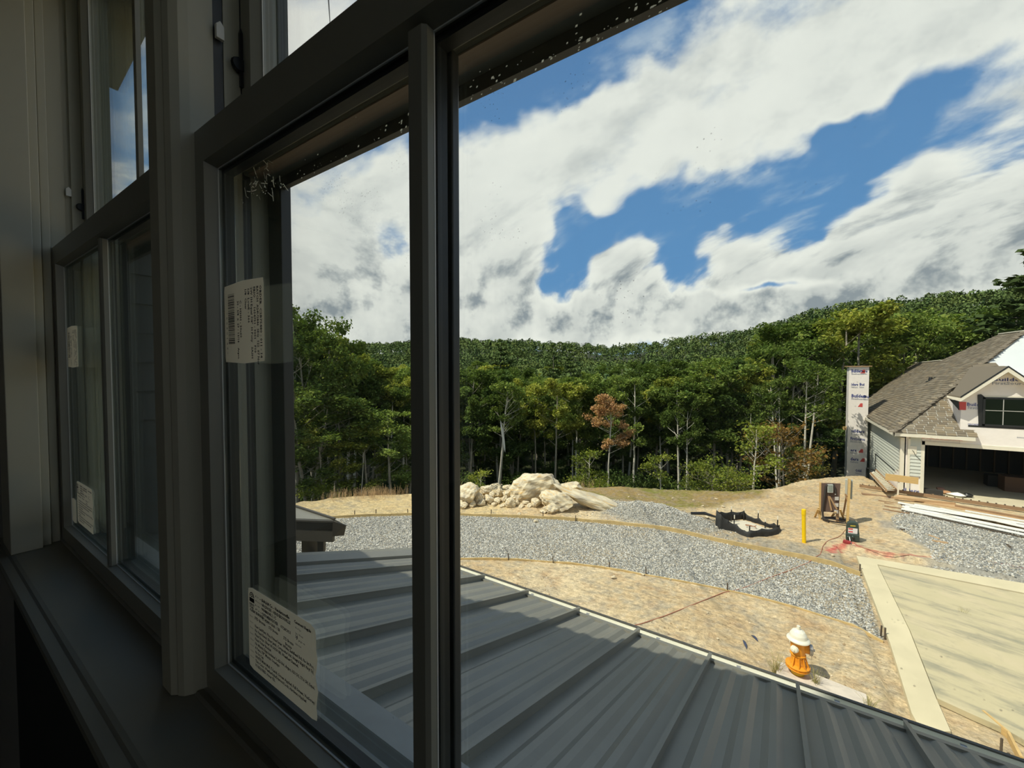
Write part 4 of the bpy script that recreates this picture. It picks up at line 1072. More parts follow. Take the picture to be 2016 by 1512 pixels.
# front slope: deck to the right, partly covered
zR = Tp.z
def F_at(x, z): return Vector((x, Ecr.y + (z - Ecr.z) / SLPF, z))
zq = Ecr.z + (dl + .1 - Ecr.x) * (Tp.z - Ecr.z) / (Tp.x - Ecr.x) - .12
deckF = [Ecr.copy(), F_at(eR, Ecr.z), F_at(eR, Ecr.z + .35), F_at(dl + .1, Ecr.z + .62), F_at(dl + .1, zq), F_at(14, zq), F_at(14, zR), Tp.copy()]
shF = [Ecr.copy(), fF(1921, 860), fF(1906, 839.5), fF(1895, 807), fF(1893, 790), fF(1930, 760), fF(1988, 745), fF(1975, 722), hipat(1938)]
roof_plane('roof_deck', deckF, nF, (1, 0, 0), shF, M_under, '', [tuple(c * 1.08 for c in p) for p in PALB], 2)
# hip cap
mb = MB(); d = (Tp - Ecr); L_ = d.length; d.normalize(); nn = int(L_ / .2)
for i in range(nn):
    a_ = Ecr + d * (i * .2) + Vector((0, 0, .02)); mb.obox(a_ + d * .12, d * .13, Vector((1, -1, 0)).normalized() * .13, Vector((0, 0, .012)))
o = mb.build('hip_cap', M_deck, house); o['kind'] = 'stuff'
# ridge caps, pale line along the tops
for a_, b_ in ((fL(1801, 715), fL(1854, 710)), (fL(1969, 658), Tp)):
    MB().beam(a_ + Vector((0, 0, .03)), b_ + Vector((0, 0, .03)), .16, .05).build('ridge_vent', M_cream, house)
# backs of the roof so that it is a solid volume
r1, r1b, r2 = fL(1801, 715), fL(1854, 710), fL(1969, 658)
D1, D2 = Vector((4, 0, -3.4)), Vector((5, 0, -4.4))
mb = MB(); mb.add([r1b, r1, r1 + D1, r1b + D1], [(0, 1, 2, 3)]); mb.add([r1b, r2, r2 + D2, r1b + D1], [(0, 3, 2, 1)]); mb.add([r2, Tp, Tp + D2, r2 + D2], [(0, 3, 2, 1)])
mb.build('roof_back', M_deck, house)
# pipe boot and the stepped flashing
p = fL(1832, 748)
mb = MB(); mb.tube([p, p + Vector((0, 0, .16))], [.10, .07], 10); mb.obox(p + nL.normalized() * .01, Vector((1, 0, SLP)).normalized() * .25, Vector((0, .2, 0)), nL.normalized() * .01); mb.build('vent_boot', M_bk, house)
ma, mb_ = fF(1922, 727), fF(1956, 724)
mb = MB()
for i in range(7):
    p = ma.lerp(mb_, i / 6); mb.obox(p + Vector((0, .1, .12)), (.10, 0, 0), (0, .09, .07), (0, -.02, .03))
mb.build('loose_shingles', M_deck, house)

# ---- dormer roof with its rake boards
pkf = onY(1985, 726, WY - .42); lf = onY(1891, 786, WY - .42); lf2 = onY(1864, 780, WY - .42)
zs = (pkf.z - lf.z) / (pkf.x - lf.x)
def dorm(xsgn):
    e = Vector((pkf.x - xsgn * (pkf.x - lf.x), WY - .42, lf.z)); e2 = Vector((pkf.x - xsgn * (pkf.x - lf2.x), WY - .42, lf2.z))
    top = pkf.copy()
    back = 5.2
    mb = MB(); mb.prism([top + Vector((0, 0, .05)), e + Vector((0, 0, .05)), e + Vector((0, 1.3, .05)), top + Vector((0, back * .75, .05))], (0, 0, .06)); mb.build('dormer_roof', M_deck, house)
    mb = MB(); mb.prism([e + Vector((0, 0, .05)), e2 + Vector((0, 0, .03)), e2 + Vector((0, .6, .03)), e + Vector((0, 1.3, .05))], (0, 0, .06)); mb.build('dormer_roof', M_deck, house)
    mb = MB(); mb.prism([top + Vector((0, -.02, .05)), e + Vector((0, -.02, .05)), e + Vector((0, -.02, -.10)), top + Vector((0, -.02, -.13))], (0, .03, 0)); mb.build('rake_board', M_cream, house)
    mb = MB(); mb.prism([e + Vector((0, -.02, .05)), e2 + Vector((0, -.02, .03)), e2 + Vector((0, -.02, -.05)), e + Vector((0, -.02, -.10))], (0, .03, 0)); mb.build('rake_return', M_cream, house)
    mb = MB(); mb.prism([top + Vector((0, -.03, .12)), e + Vector((0, -.03, .12)), e + Vector((0, -.03, .06)), top + Vector((0, -.03, .06))], (0, .04, 0)); mb.build('rake_drip_edge', M_bk, house)
    mb = MB(); mb.prism([top + Vector((0, 0, -.10)), e + Vector((0, 0, -.07)), e + Vector((0, .42, -.07)), top + Vector((0, .42, -.10))], (0, 0, .02)); mb.build('rake_soffit', M_cream, house)
dorm(1); dorm(-1)
# dark tar paper in the corner of the dormer
mb = MB(); q = [onY(1868, 785, WY - .012), onY(1888, 790, WY - .012), onY(1889, 808, WY - .012), onY(1884, 803, WY - .012)]
mb.prism(q, (0, .01, 0)); mb.build('tar_paper', M_bk, house)

# ---- dormer window
wl, wt, wb = onY(1935, 782, WY).x, onY(1935, 782, WY).z, onY(1935, 838, WY).z
wr = wl + 1.65
dw = MB(); t_ = .07
for (x0, x1, z0, z1) in ((wl, wl + t_, wb, wt), (wr - t_, wr, wb, wt), (wl, wr, wb, wb + t_), (wl, wr, wt - t_, wt)): dw.box(x0, x1, WY - .05, WY - .001, z0, z1)
dwo = dw.build('dormer_window', M_bk, house)
MB().box(wl + t_, wr - t_, WY - .02, WY - .012, wb + t_, wt - t_).build('pane', M_win, dwo)
M_mun = mat('pale_grille', (.45, .44, .40), .5)
m1 = MB(); xm, zm = onY(1975, 800, WY).x, onY(1975, 809, WY).z
m1.box(xm - .012, xm + .012, WY - .035, WY - .021, wb + t_, wt - t_); m1.build('grille_bar', M_mun, dwo)
MB().box(wl + t_, wr - t_, WY - .035, WY - .021, zm - .012, zm + .012).build('grille_bar', M_mun, dwo)
mb = MB(); mb.prism([(wl - .16, WY - .03, wt + .10), (wl - .06, WY - .03, wt + .13), (wl + .06, WY - .03, wt - .0), (wl, WY - .03, wb), (wl - .10, WY - .03, wb)], (0, .028, 0)); mb.build('window_flashing_tape', M_bk, house)
MB().box(wl - .4, wr + .2, WY - .012, WY - .002, wb - .075, wb - .005).build('window_flashing_tape', M_bk, house)
MB().box(wl, wr + .3, WY - .016, WY - .004, wt + .01, wt + .07).build('head_flap', M_cream, house)

# ---- print on the wrap
def wtxt(px, py, st, h, Y=WY - .006, mat_=M_blue, w=None, b=.02):
    p = onY(px, py, Y); return (st, p, (1, 0, 0), (0, 0, 1), h, w, b)
blue = [wtxt(1968, 750, 'Builders', .13, w=.80), wtxt(1903, 799, 'Builders', .15, w=.62), wtxt(1771, 966.5, 'uilders', .17, w=.66, Y=WY - .03),
        wtxt(1905, 836.5, 'CASCADE', .07, w=.32)]
blue[0] = wtxt(1954, 750, 'Builders', .14, w=.98)
gray = [wtxt(1952, 757, 'FirstSource', .12, w=1.05), wtxt(1905, 805, 'FirstSource', .12, w=.62), wtxt(1770, 971, 'FirstSource', .055, w=.62, Y=WY - .03), wtxt(2002, 862, 'Builders', .05, w=.2)]
# chimney print goes with the chimney below
blue2, gray2 = [], []
text_mesh(blue, 'wrap_print', M_blue, house); text_mesh(gray, 'wrap_print', M_gray, house)
r_ = random.Random(4)
blk = MB()
for k in range(10):
    x = onY(1806 + k * 9, 862, WY - .01).x; blk.box(x, x + .10 + .1 * r_.random(), WY - .012, WY - .004, EZ2 - .225, EZ2 - .185)
blk.build('soffit_print', M_red, house)
MB().box(onY(1904, 800, WY).x - .27, onY(1904, 800, WY).x - .03, WY - .008, WY - .002, onY(1900, 800, WY).z - .16, onY(1900, 800, WY).z + .19).build('wrap_logo_square', M_red, house)

# ---- garage interior: floor slab, back wall, studs, stored bits
MB().box(wallX + .16, 13, WY - .45, 33, G - .18, G + .02).build('garage_slab', M_conc, house)
MB().box(wallX - .1, 13, WY - .8, WY - .45, G - .18, G - .04).build('apron_slab', M_conc, house)
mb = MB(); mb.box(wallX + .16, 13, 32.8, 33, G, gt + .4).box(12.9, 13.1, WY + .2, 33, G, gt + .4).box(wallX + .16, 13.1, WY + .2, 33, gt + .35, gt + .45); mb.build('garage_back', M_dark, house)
for k in range(16):
    x = wallX + .4 + k * .52; MB().box(x, x + .045, 32.68, 32.8, G, gt + .3).build('wall_stud', M_stud, house)
MB().box(5.9, 6.9, 32.60, 32.66, -4.1, -3.55).build('back_window_pane', mat('dim_back_window', (.25, .25, .2), .4), house)
adopt(house)

# tall wrapped chimney chase at the left end
CY = 32.5
ch0, ch1 = onY(1672, 722, CY), onY(1711.5, 722, CY)
chim = empty('chimney_chase', ((ch0.x + ch1.x) / 2, CY + .4, G - 2), 'tall square chimney chase covered in printed white house wrap', 'chimney')
cx0, cx1, ctz = ch0.x, ch1.x, ch0.z
MB().box(cx0, cx1, CY, CY + 1.0, G - 3.2, ctz).build('chase_body', M_wrap, chim)
MB().box(cx0 - .12, cx1 + .12, CY - .12, CY + 1.12, ctz, ctz + .05).build('chase_cap', M_woodb, chim)
pw = MB()
bt, gt_, rt = [], [], MB()
def cp(px, py): return onY(px, py, CY - .01)
for (px, py, s_, w_) in ((1676, 733, 'Builders', .46), (1697, 733, 'ers', .22), (1676, 782, 'Builders', .62), (1700, 783, 'Bu', .22), (1676, 851, 'uilders', .55), (1674, 888, 'ers', .26), (1674, 906, 'ders', .34), (1692, 759, 'Bui', .2), (1676, 759, 'lders', .28), (1674, 866, 'FirstSource', .6), (1684, 928.5, 'OAK', .28)):
    bt.append((s_, cp(px, py), (1, 0, 0), (0, 0, 1), .20 if w_ > .3 else .16, w_ * 1.15, .03)); gt_.append(('FirstSource', cp(px, py + 4.5), (1, 0, 0), (0, 0, 1), .10, w_ * 1.1, .02))
text_mesh(bt, 'wrap_print', M_blue, chim); text_mesh(gt_, 'wrap_print', M_gray, chim)
for (px, py) in ((1694, 731), (1690, 887), (1693, 905), (1689, 797)):
    p = cp(px, py); rt.prism([(p.x, p.y, p.z - .12), (p.x + .22, p.y, p.z - .12), (p.x + .22, p.y, p.z + .10), (p.x + .12, p.y, p.z + .1)], (0, .008, 0))
rt.build('wrap_logo', M_red, chim)
adopt(chim)
o = MB().beam(onY(1659, 843, CY + .6), onY(1674, 843, CY + .6), .05, .22).build('board_stub', M_wood); tag(o, 'short lumber end sticking out left of the chimney chase', 'board')
# ================================================================== THINGS ON THE GROUND
def gz(x, y): return float(ground_z(np.array([x]), np.array([y]))[0])
def gp(px, py):                                       # photo point -> spot on the real (uneven) ground
    p = onZ(px, py)
    for _ in range(4): p = onZ(px, py, gz(p.x, p.y))
    return p
def top_at(base, px_, py_):                           # height above base seen at row py_
    d = ray(px_, py_); k = math.hypot(base.x, base.y) / math.hypot(d.x, d.y); return d.z * k

ORD = ['first', 'second', 'third', 'fourth', 'fifth', 'sixth', 'seventh', 'eighth', 'ninth', 'tenth']
# ---- form boards along both edges of the road, with stakes
def chain(pts, n):
    P = [Vector((*p, 0)) for p in pts]; L = [0]
    for a, b in zip(P[:-1], P[1:]): L.append(L[-1] + (b - a).length)
    out = []
    for i in range(n + 1):
        s_ = L[-1] * i / n; k = max(j for j in range(len(L)) if L[j] <= s_ + 1e-9); k = min(k, len(P) - 2)
        out.append(P[k].lerp(P[k + 1], (s_ - L[k]) / max(L[k + 1] - L[k], 1e-9)))
    return out
M_form = mat('form_lumber', (0.55, 0.40, 0.18), 0.8, var=0.2, vscale=5)
M_stake = mat('stake', (0.10, 0.075, 0.05), 0.8)
def form_run(pts, nb, words, grp, h0, h1):
    C_ = chain(pts, nb * 6)
    for k in range(nb):
        seg = C_[k * 6:k * 6 + 7]; mb = MB(); vs = []
        hk = h0 + (h1 - h0) * k / max(nb - 1, 1)
        for i, p in enumerate(seg):
            d = (seg[min(i + 1, 6)] - seg[max(i - 1, 0)]).normalized(); n_ = Vector((-d.y, d.x, 0)) * .019
            z0 = gz(p.x, p.y); e = d * (.004 if i in (0, 6) else 0) * (1 if i == 0 else -1)
            for q, zz in ((p - n_, z0 - .03), (p + n_, z0 - .03), (p + n_, z0 + hk), (p - n_, z0 + hk)): vs.append((q.x + e.x, q.y + e.y, zz))
        fs = [(a, a + 1, a + 5, a + 4) for i in range(6) for a in (i * 4, i * 4 + 1, i * 4 + 2)] + [(i * 4 + 3, i * 4, i * 4 + 4, i * 4 + 7) for i in range(6)] + [(3, 2, 1, 0), (24, 25, 26, 27)]
        o = mb.add(vs, fs).build('form_board', M_form); tag(o, words[k], 'board', grp)
form_run(RT, 5, ['yellow form board on the far road edge, hidden end at the far left', 'form board on the far road edge seen in the narrow left lite',
                 'form board on the far road edge in front of the rock heap', 'form board on the far road edge before the gravel heap', 'form board on the far road edge ending at the slab corner'], 'form boards on the far edge of the gravel road', .085, .12)
form_run(RB, 5, ['form board on the near road edge, behind the small roof corner', 'form board on the near road edge, just above the gutter at left',
                 'low form board on the near road edge above the bare dirt', 'form board on the near road edge where the red cord crosses', 'nearly buried form board on the near road edge by the slab'], 'form boards on the near edge of the gravel road', .07, .035)
st = MB().prism([(-.012, -.012, -.05), (.012, -.012, -.05), (.012, .012, -.05), (-.012, .012, -.05)], (0, 0, .32)).mesh('stake', M_stake)
def stake(px, py, h, label, grp):
    p = gp(px, py); o = link('stake', st); o.location = p; o.scale = (1, 1, h / .3); o.rotation_euler = (RND.uniform(-.06, .06), RND.uniform(-.06, .06), RND.random()); tag(o, label, 'stake', grp)
for i_, (px, py) in enumerate(((603, 1022), (698, 1017), (740, 1015), (803, 1014), (900, 1012), (967, 1015), (1069, 1019), (1133, 1027))):
    stake(px, py, .26, 'short dark stake along the far road edge, %s from the left' % ORD[i_], 'stakes along the far road edge')
for i_, (px, py) in enumerate(((1001, 1103), (1089, 1108), (1200, 1120), (1272, 1130), (1432, 1163))):
    stake(px, py, .22, 'short dark stake along the near road edge, %s from the left' % ORD[i_], 'stakes along the near road edge')
for i_, (px, py) in enumerate(((1693, 1128), (1734, 1254), (1742, 1259))):
    stake(px, py, .28, ['dark stake at the far corner of the slab where the far form ends', 'left one of the paired stakes where the near form meets the slab', 'right one of the paired stakes where the near form meets the slab'][i_], 'stakes at the edge of the slab')

# ---- concrete drive slab with its border band
M_slab = mat('slab_concrete', (0.56, 0.475, 0.30), 0.9, var=0.12, vscale=1.2, bump=.12, bscale=25, col2=(0.52, 0.45, 0.275))
M_band = mat('band_concrete', (0.62, 0.54, 0.35), 0.9, var=0.10, vscale=1.6, bump=.1, bscale=25)
def slab_stain(m):
    t = NT(m.node_tree); b = m.node_tree.nodes['Principled BSDF']; src = b.inputs['Base Color'].links[0].from_socket
    tc = t.n('ShaderNodeTexCoord').outputs['Object']
    rot = t.v('ADD', t.v('MULTIPLY', tc, (0.45, 1.9, 1)), t.comb(0, t.m('MULTIPLY', t.sep(tc)[0], .55), 0))
    f = t.ss(t.noise(rot, 1.6, 8, 0.65), 0.46, 0.66); f2 = t.ss(t.noise(tc, 7.0, 6, 0.7), 0.55, 0.8)
    k = t.m('MULTIPLY', t.m('ADD', f, t.m('MULTIPLY', f2, .7)), .75, clamp=True)
    c = t.mix(k, src, (0.255, 0.245, 0.175)); f3 = t.ss(t.noise(tc, 0.9, 3), .5, .7)
    c = t.mix(t.m('MULTIPLY', f3, .45), c, (.56, .47, .28)); m.node_tree.links.new(c, b.inputs['Base Color'])
slab_stain(M_slab)
zS = G + .015
def flat(pts, th, name, m, **kw):
    mb = MB(); mb.prism([Vector((p.x, p.y, zS - th)) for p in pts], (0, 0, th)); return mb.build(name, m, **kw)
def sP(x, y): p = onZ(x, y, zS); return p
band = [sP(1686, 1094), sP(1727, 1111), sP(1790, 1240), sP(1842, 1372), sP(1872, 1440), sP(1815, 1440), sP(1795, 1404), sP(1752, 1265), sP(1716, 1170)]
flat(band, .10, 'trim_7', M_band, kind='structure', label='smooth pale concrete border band of the drive slab')
top = [sP(1686, 1094), sP(2040, 1152), sP(2600, 1250), sP(2600, 1290), sP(2040, 1172), sP(1727, 1111)]
flat(top, .10, 'trim_8', M_band, kind='structure')
slab = [sP(1729, 1113), sP(2040, 1174), sP(2700, 1310), sP(2700, 1900), sP(2040, 1470), sP(1975, 1432), sP(1915, 1406), sP(1845, 1374), sP(1792, 1241)]
s_ = flat(slab, .095, 'floor_drive', M_slab, kind='structure'); s_.location.z = -.006
# shallow step at the lower right with a raw edge and a lumber form
mb = MB(); pts = [gp(1935, 1412), gp(1985, 1455), gp(2010, 1505)]
for k, (a, b) in enumerate(zip(pts[:-1], pts[1:])):
    o = MB().beam(a + Vector((0, 0, .05)), b + Vector((0, 0, .05)), .035, .14).build('form_board', M_wood)
    tag(o, ['lumber form at the lower right corner of the slab, upper piece', 'lumber form at the lower right corner of the slab, lower piece'][k], 'board')
stake(1970, 1488, .3, 'dark stake beside the lumber form in the lower right corner', 'stakes at the edge of the slab')
# hydrant pad
pad = [gp(1530, 1310), gp(1560, 1318), gp(1705, 1372), gp(1712, 1410), gp(1640, 1385), gp(1528, 1338)]
mb = MB(); mb.prism([Vector((p.x, p.y, G - .05)) for p in pad], (0, 0, .085)); o = mb.build('hydrant_pad', mat('rough_pad', (.62, .54, .44), .9, var=.12, vscale=6, bump=.4, bscale=14)); tag(o, 'rough pale concrete pad under the orange fire hydrant', 'concrete pad')

# ---- fire hydrant
M_hy = mat('hydrant_orange', (0.78, 0.30, 0.015), 0.42, var=.06, vscale=9)
M_hw = mat('hydrant_white', (0.78, 0.75, 0.62), 0.4, var=.05, vscale=9)
M_chr = mat('hydrant_steel', (0.42, 0.40, 0.38), 0.3, metal=.8)
hb = gp(1570, 1334); hb.z = G + .035
hy = empty('fire_hydrant', tuple(hb), 'orange fire hydrant with a white bonnet and cap on a concrete pad', 'fire hydrant')
HZ = .84
def H(prof): return [(r, z * HZ) for r, z in prof]
MB().lathe(H([(0, 0), (.105, 0), (.105, .05), (.10, .06), (.10, .13)]), 28, hb).build('foot_barrel', mat('hydrant_yellow', (.70, .45, .02), .5), hy, smooth=True)
MB().lathe(H([(0, .12), (.180, .12), (.188, .130), (.188, .150), (.165, .158), (.165, .168), (.188, .176), (.188, .196), (.172, .206), (.125, .23), (.108, .30), (.104, .40), (.122, .415), (.122, .435), (.108, .445), (.112, .52), (.120, .64), (.128, .70), (.135, .72), (.135, .735), (0, .735)]), 32, hb).build('barrel', M_hy, hy, smooth=False)
MB().lathe(H([(0, .735), (.172, .730), (.180, .745), (.172, .765), (.140, .80), (.128, .86), (.098, .92), (.055, .955), (.030, .962), (.030, 1.0), (0, 1.0)]), 32, hb).build('bonnet', M_hw, hy, smooth=False)
mb = MB()
for k in range(8):
    a = 2 * math.pi * k / 8; c_ = hb + Vector((math.cos(a) * .172, math.sin(a) * .172, .163 * HZ)); mb.lathe([(0, -.03), (.013, -.03), (.013, .03), (0, .03)], 6, c_)
mb.build('flange_bolts', M_hy, hy)['kind'] = 'stuff'
mb = MB()
for k in range(10):
    a = 2 * math.pi * k / 10; a0 = hb + Vector((math.cos(a) * .133, math.sin(a) * .133, .79 * HZ)); a1 = hb + Vector((math.cos(a) * .085, math.sin(a) * .085, .93 * HZ)); mb.beam(a0, a1, .012, .016)
mb.build('bonnet_ribs', M_hw, hy)['kind'] = 'stuff'
for k in range(5):                                    # lower stem ribs
    a = -2.1 + k * .62; a0 = hb + Vector((math.cos(a) * .165, math.sin(a) * .165, .20 * HZ)); a1 = hb + Vector((math.cos(a) * .108, math.sin(a) * .108, .40 * HZ)); MB().beam(a0, a1, .014, .02, (math.cos(a), math.sin(a), 0)).build('stem_rib', M_hy, hy)
MB().lathe([(.034, 0), (.030, .03), (.0, .03)], 5, hb + Vector((0, 0, 1.0 * HZ))).build('operating_nut', M_hw, hy)
toE = (-Vector((hb.x, hb.y, 0))).normalized(); rt = Vector((-toE.y, toE.x, 0))
if rt.dot(cR) < 0: rt = -rt
def port(d, r, L, m, z, nm, capr):
    d = d.normalized(); c_ = hb + Vector((0, 0, z * HZ)); MB().lathe([(r, .06), (r, L)], 22, c_, d).build('outlet', M_hy, hy)
    MB().lathe([(0, L - .002), (capr, L - .002), (capr, L + .012), (capr * .93, L + .016), (capr * .93, L + .045), (capr * .7, L + .055), (.022, L + .058), (.022, L + .08), (0, L + .08)], 22, c_, d).build(nm, m, hy)
port(toE * .75 - rt * .32, .048, .115, M_hw, .58, 'white_cap', .062)
port(rt * 1.0 - toE * .12, .080, .165, M_chr, .585, 'steel_coupling', .098)
port(-toE * .75 + rt * -.5, .048, .115, M_hw, .58, 'white_cap', .062)
c_ = hb + rt * .20 + Vector((0, 0, .49 * HZ)); mb = MB()
for k in range(6): mb.tube([c_ + Vector((0, 0, -.014 * k)) + rt * (.004 * math.sin(k * 2)), c_ + Vector((0, 0, -.014 * (k + 1))) + rt * (.004 * math.sin(k * 2 + 2))], .0045, 5)
mb.build('cap_chain', M_chr, hy)
adopt(hy)

# ---- weeds
M_weed = mat('weed_stalks', (0.42, 0.33, 0.14), 0.8, var=.3, vscale=30, col2=(.22, .24, .07))
def weed(px, py, h, n, label, spread=.5, seed=0, cat='weed', foot=.025):
    r = random.Random(seed); p = gp(px, py); mb = MB()
    for i in range(n):
        a = r.uniform(0, 6.28); l = h * r.uniform(.4, 1); s = r.uniform(.1, spread) * l; b0 = p + Vector((r.gauss(0, foot), r.gauss(0, foot), -.01))
        pts = [b0, b0 + Vector((math.cos(a) * s * .35, math.sin(a) * s * .35, l * .55)), b0 + Vector((math.cos(a) * s, math.sin(a) * s, l * .95))]
        mb.tube(pts, [.0028, .002, .001], 3, False)
        for k in range(2): q = pts[1].lerp(pts[2], r.random()); e = Vector((r.uniform(-1, 1), r.uniform(-1, 1), r.uniform(0, 1))) * .05 * l * 3; mb.tube([q, q + e], [.0016, .0009], 3, False)
    o = mb.build('weed', M_weed); tag(o, label, cat); return o
weed(1527, 1328, .42, 60, 'dry weed clump to the left of the fire hydrant', .7, 1)
weed(1606, 1352, .36, 50, 'dry weed tuft leaning just right of the fire hydrant', .8, 2)
weed(1712, 1395, .25, 36, 'green-brown weed tuft at the pad edge right of the hydrant', .9, 3)
weed(1886, 982, .2, 12, 'tiny weed by the garage debris', .9, 4)
weed(1898, 1214, .22, 26, 'small dark weed growing in the middle of the slab', 1.0, 5)
M_dryg = mat('dry_grass', (0.55, 0.38, 0.20), .9, var=.3, vscale=10)
for k, (px, py, n) in enumerate(((668, 981, 80), (714, 979, 70), (740, 976, 120), (776, 976, 60), (905, 968, 60), (1150, 962, 30))):
    o = weed(px, py, .42, n * 2, ['dry grass wisps on the crest at the far left', 'dry grass wisps on the crest, second clump from the left', 'tallest dry grass clump on the crest left of the bar', 'dry grass clump on the crest beside the window bar', 'brown brush behind the left end of the rock heap', 'wisps of dry grass right of the flat boulders'][k], .3, 20 + k, 'dry grass', .32); o.data.materials[0] = M_dryg
# blue-grey feather-like scraps on the dirt
M_scrap = mat('blue_grey_scrap', (0.05, 0.06, 0.10), .5)
for k, ((ax, ay), (bx, by)) in enumerate((((1463, 1261), (1470, 1279)), ((1479, 1251), (1492, 1264)))):
    a, b = gp(ax, ay), gp(bx, by); d = b - a; sd = d.cross(Vector((0, 0, 1))).normalized(); mb = MB(); n = 8; U_, L_ = [], []
    for i in range(n + 1):
        f = i / n; w_ = .026 * math.sin(math.pi * min(1, f * .9 + .06)); p = a.lerp(b, f) + Vector((0, 0, .012 + .03 * math.sin(f * 3.1))); U_.append(p + sd * w_); L_.append(p - sd * w_)
    vs = U_ + L_ + [p - Vector((0, 0, .004)) for p in U_ + L_]; m_ = 2 * (n + 1)
    fs = [(i, i + 1, n + 2 + i, n + 1 + i) for i in range(n)] + [(m_ + i, m_ + n + 1 + i, m_ + n + 2 + i, m_ + i + 1) for i in range(n)] + [(i, m_ + i, m_ + i + 1, i + 1) for i in range(n)] + [(n + 1 + i, n + 2 + i, m_ + n + 2 + i, m_ + n + 1 + i) for i in range(n)]
    o = mb.add(vs, fs).build('feather_scrap', M_scrap); tag(o, ['larger blue-grey feather-shaped scrap on the dirt, the left one', 'smaller blue-grey feather-shaped scrap on the dirt, the right one'][k], 'scrap')

# ---- boulders
def rock_mesh(seed, nsub=3, flat_=.0, m=None):
    import bmesh
    r = random.Random(seed); bm = bmesh.new(); bmesh.ops.create_icosphere(bm, subdivisions=nsub, radius=1.0)
    pl = []
    for k in range(13):
        d = Vector((r.gauss(0, 1), r.gauss(0, 1), r.gauss(0, 1))).normalized(); pl.append((d, r.uniform(.52, .88)))
    for v in bm.verts:
        c = v.co.copy()
        for d, h in pl:
            e = c.dot(d) - h
            if e > 0: c -= d * e * .92
        c *= 1 + .035 * math.sin(c.y * 17 + seed) * math.sin(c.x * 15 - c.z * 11) + .05 * math.sin(c.x * 7 + seed) * math.sin(c.y * 6 + seed * 2) + .03 * math.sin(c.z * 13 + c.x * 9)
        v.co = c
    me = bpy.data.meshes.new('boulder'); bm.to_mesh(me); bm.free(); me.materials.append(m or M_rock); return me
def rock_material():
    m = mat('limestone_rock', (0.66, 0.57, 0.40), .85, bump=.5, bscale=3.5)
    t = NT(m.node_tree); b = m.node_tree.nodes['Principled BSDF']; tc = t.n('ShaderNodeTexCoord').outputs['Object']
    f = t.noise(tc, 2.2, 7, .65); c = t.mix(t.ss(f, .35, .6), (.44, .38, .28), (.74, .65, .46)); f2 = t.noise(t.v('MULTIPLY', tc, (1, 1, 3.5)), 2.6, 6, .6, .5)
    c = t.mix(t.ss(f2, .50, .68), c, (.62, .42, .17)); f3 = t.ss(t.noise(tc, 9, 5, .7), .60, .75); c = t.mix(t.m('MULTIPLY', f3, .5), c, (.30, .28, .24))
    t.set(b.inputs['Base Color'], c); return m
M_rock = rock_material()
R_MESH = [rock_mesh(s, 4) for s in range(1, 9)]
def boulder(cx, cy, w, h, tilt, label, mi, depth=None, rz=None, raise_=0, grp=None, dback=0):
    """centre and size as seen; sits on the ground or the rocks under it"""
    base = gp(cx, cy + h / 2); base += Vector((base.x, base.y, 0)).normalized() * dback
    k = base.dot(cF) / FPX; sw, sh = w * k / 2, h * k / 2
    me = R_MESH[mi].copy() if False else R_MESH[mi]; o = link('boulder', me)
    ctr = base + Vector((0, 0, sh * .92 + raise_ * k))
    if dback or raise_:
        d = ray(cx, cy); kk = ctr.dot(cF) / d.dot(cF); ctr = d * kk
    view = Vector((base.x, base.y, 0)).normalized(); right = Vector((view.y, -view.x, 0))
    dp = (depth if depth else (sw + sh) / 2)
    up_ = Vector((0, 0, 1)); a = R_(tilt)
    X_ = right * math.cos(a) + up_ * math.sin(a); Z_ = -right * math.sin(a) + up_ * math.cos(a); Y_ = Z_.cross(X_)
    # bounding correction: unit rock reaches about 0.8
    M = Matrix(((X_.x, Y_.x, Z_.x), (X_.y, Y_.y, Z_.y), (X_.z, Y_.z, Z_.z)))
    S_ = Matrix.Diagonal((sw / .80, dp / .80, sh / .76))
    M4 = (M @ S_).to_4x4(); M4.translation = ctr; o.matrix_world = M4
    tag(o, label, 'rock', grp); return o
big = 'large boulders of the rock heap'
boulder(1057, 961, 84, 50, 12, 'biggest rounded pale boulder on top of the rock heap', 0, raise_=9, grp=big, dback=.35)
boulder(1161, 984, 136, 30, -22, 'long flat slab-like boulder leaning down to the right', 3, depth=.45, raise_=0, grp=big)
boulder(1126, 959, 46, 18, -4, 'small flat boulder perched on the upper end of the long slab', 5, raise_=11, grp=big, dback=.5)
boulder(1098, 984, 58, 32, -14, 'blocky tan boulder wedged between the big one and the slab', 2, grp=big)
boulder(1086, 1000, 28, 16, -12, 'small wedge boulder in front of the blocky tan one', 6, grp=big)
boulder(1056, 988, 22, 15, 5, 'small rounded boulder under the big rounded boulder', 4, grp=big)
boulder(922, 974, 50, 34, 18, 'broad pale boulder at the left end of the rock heap', 1, raise_=3, grp=big)
small = []
rr = random.Random(12)
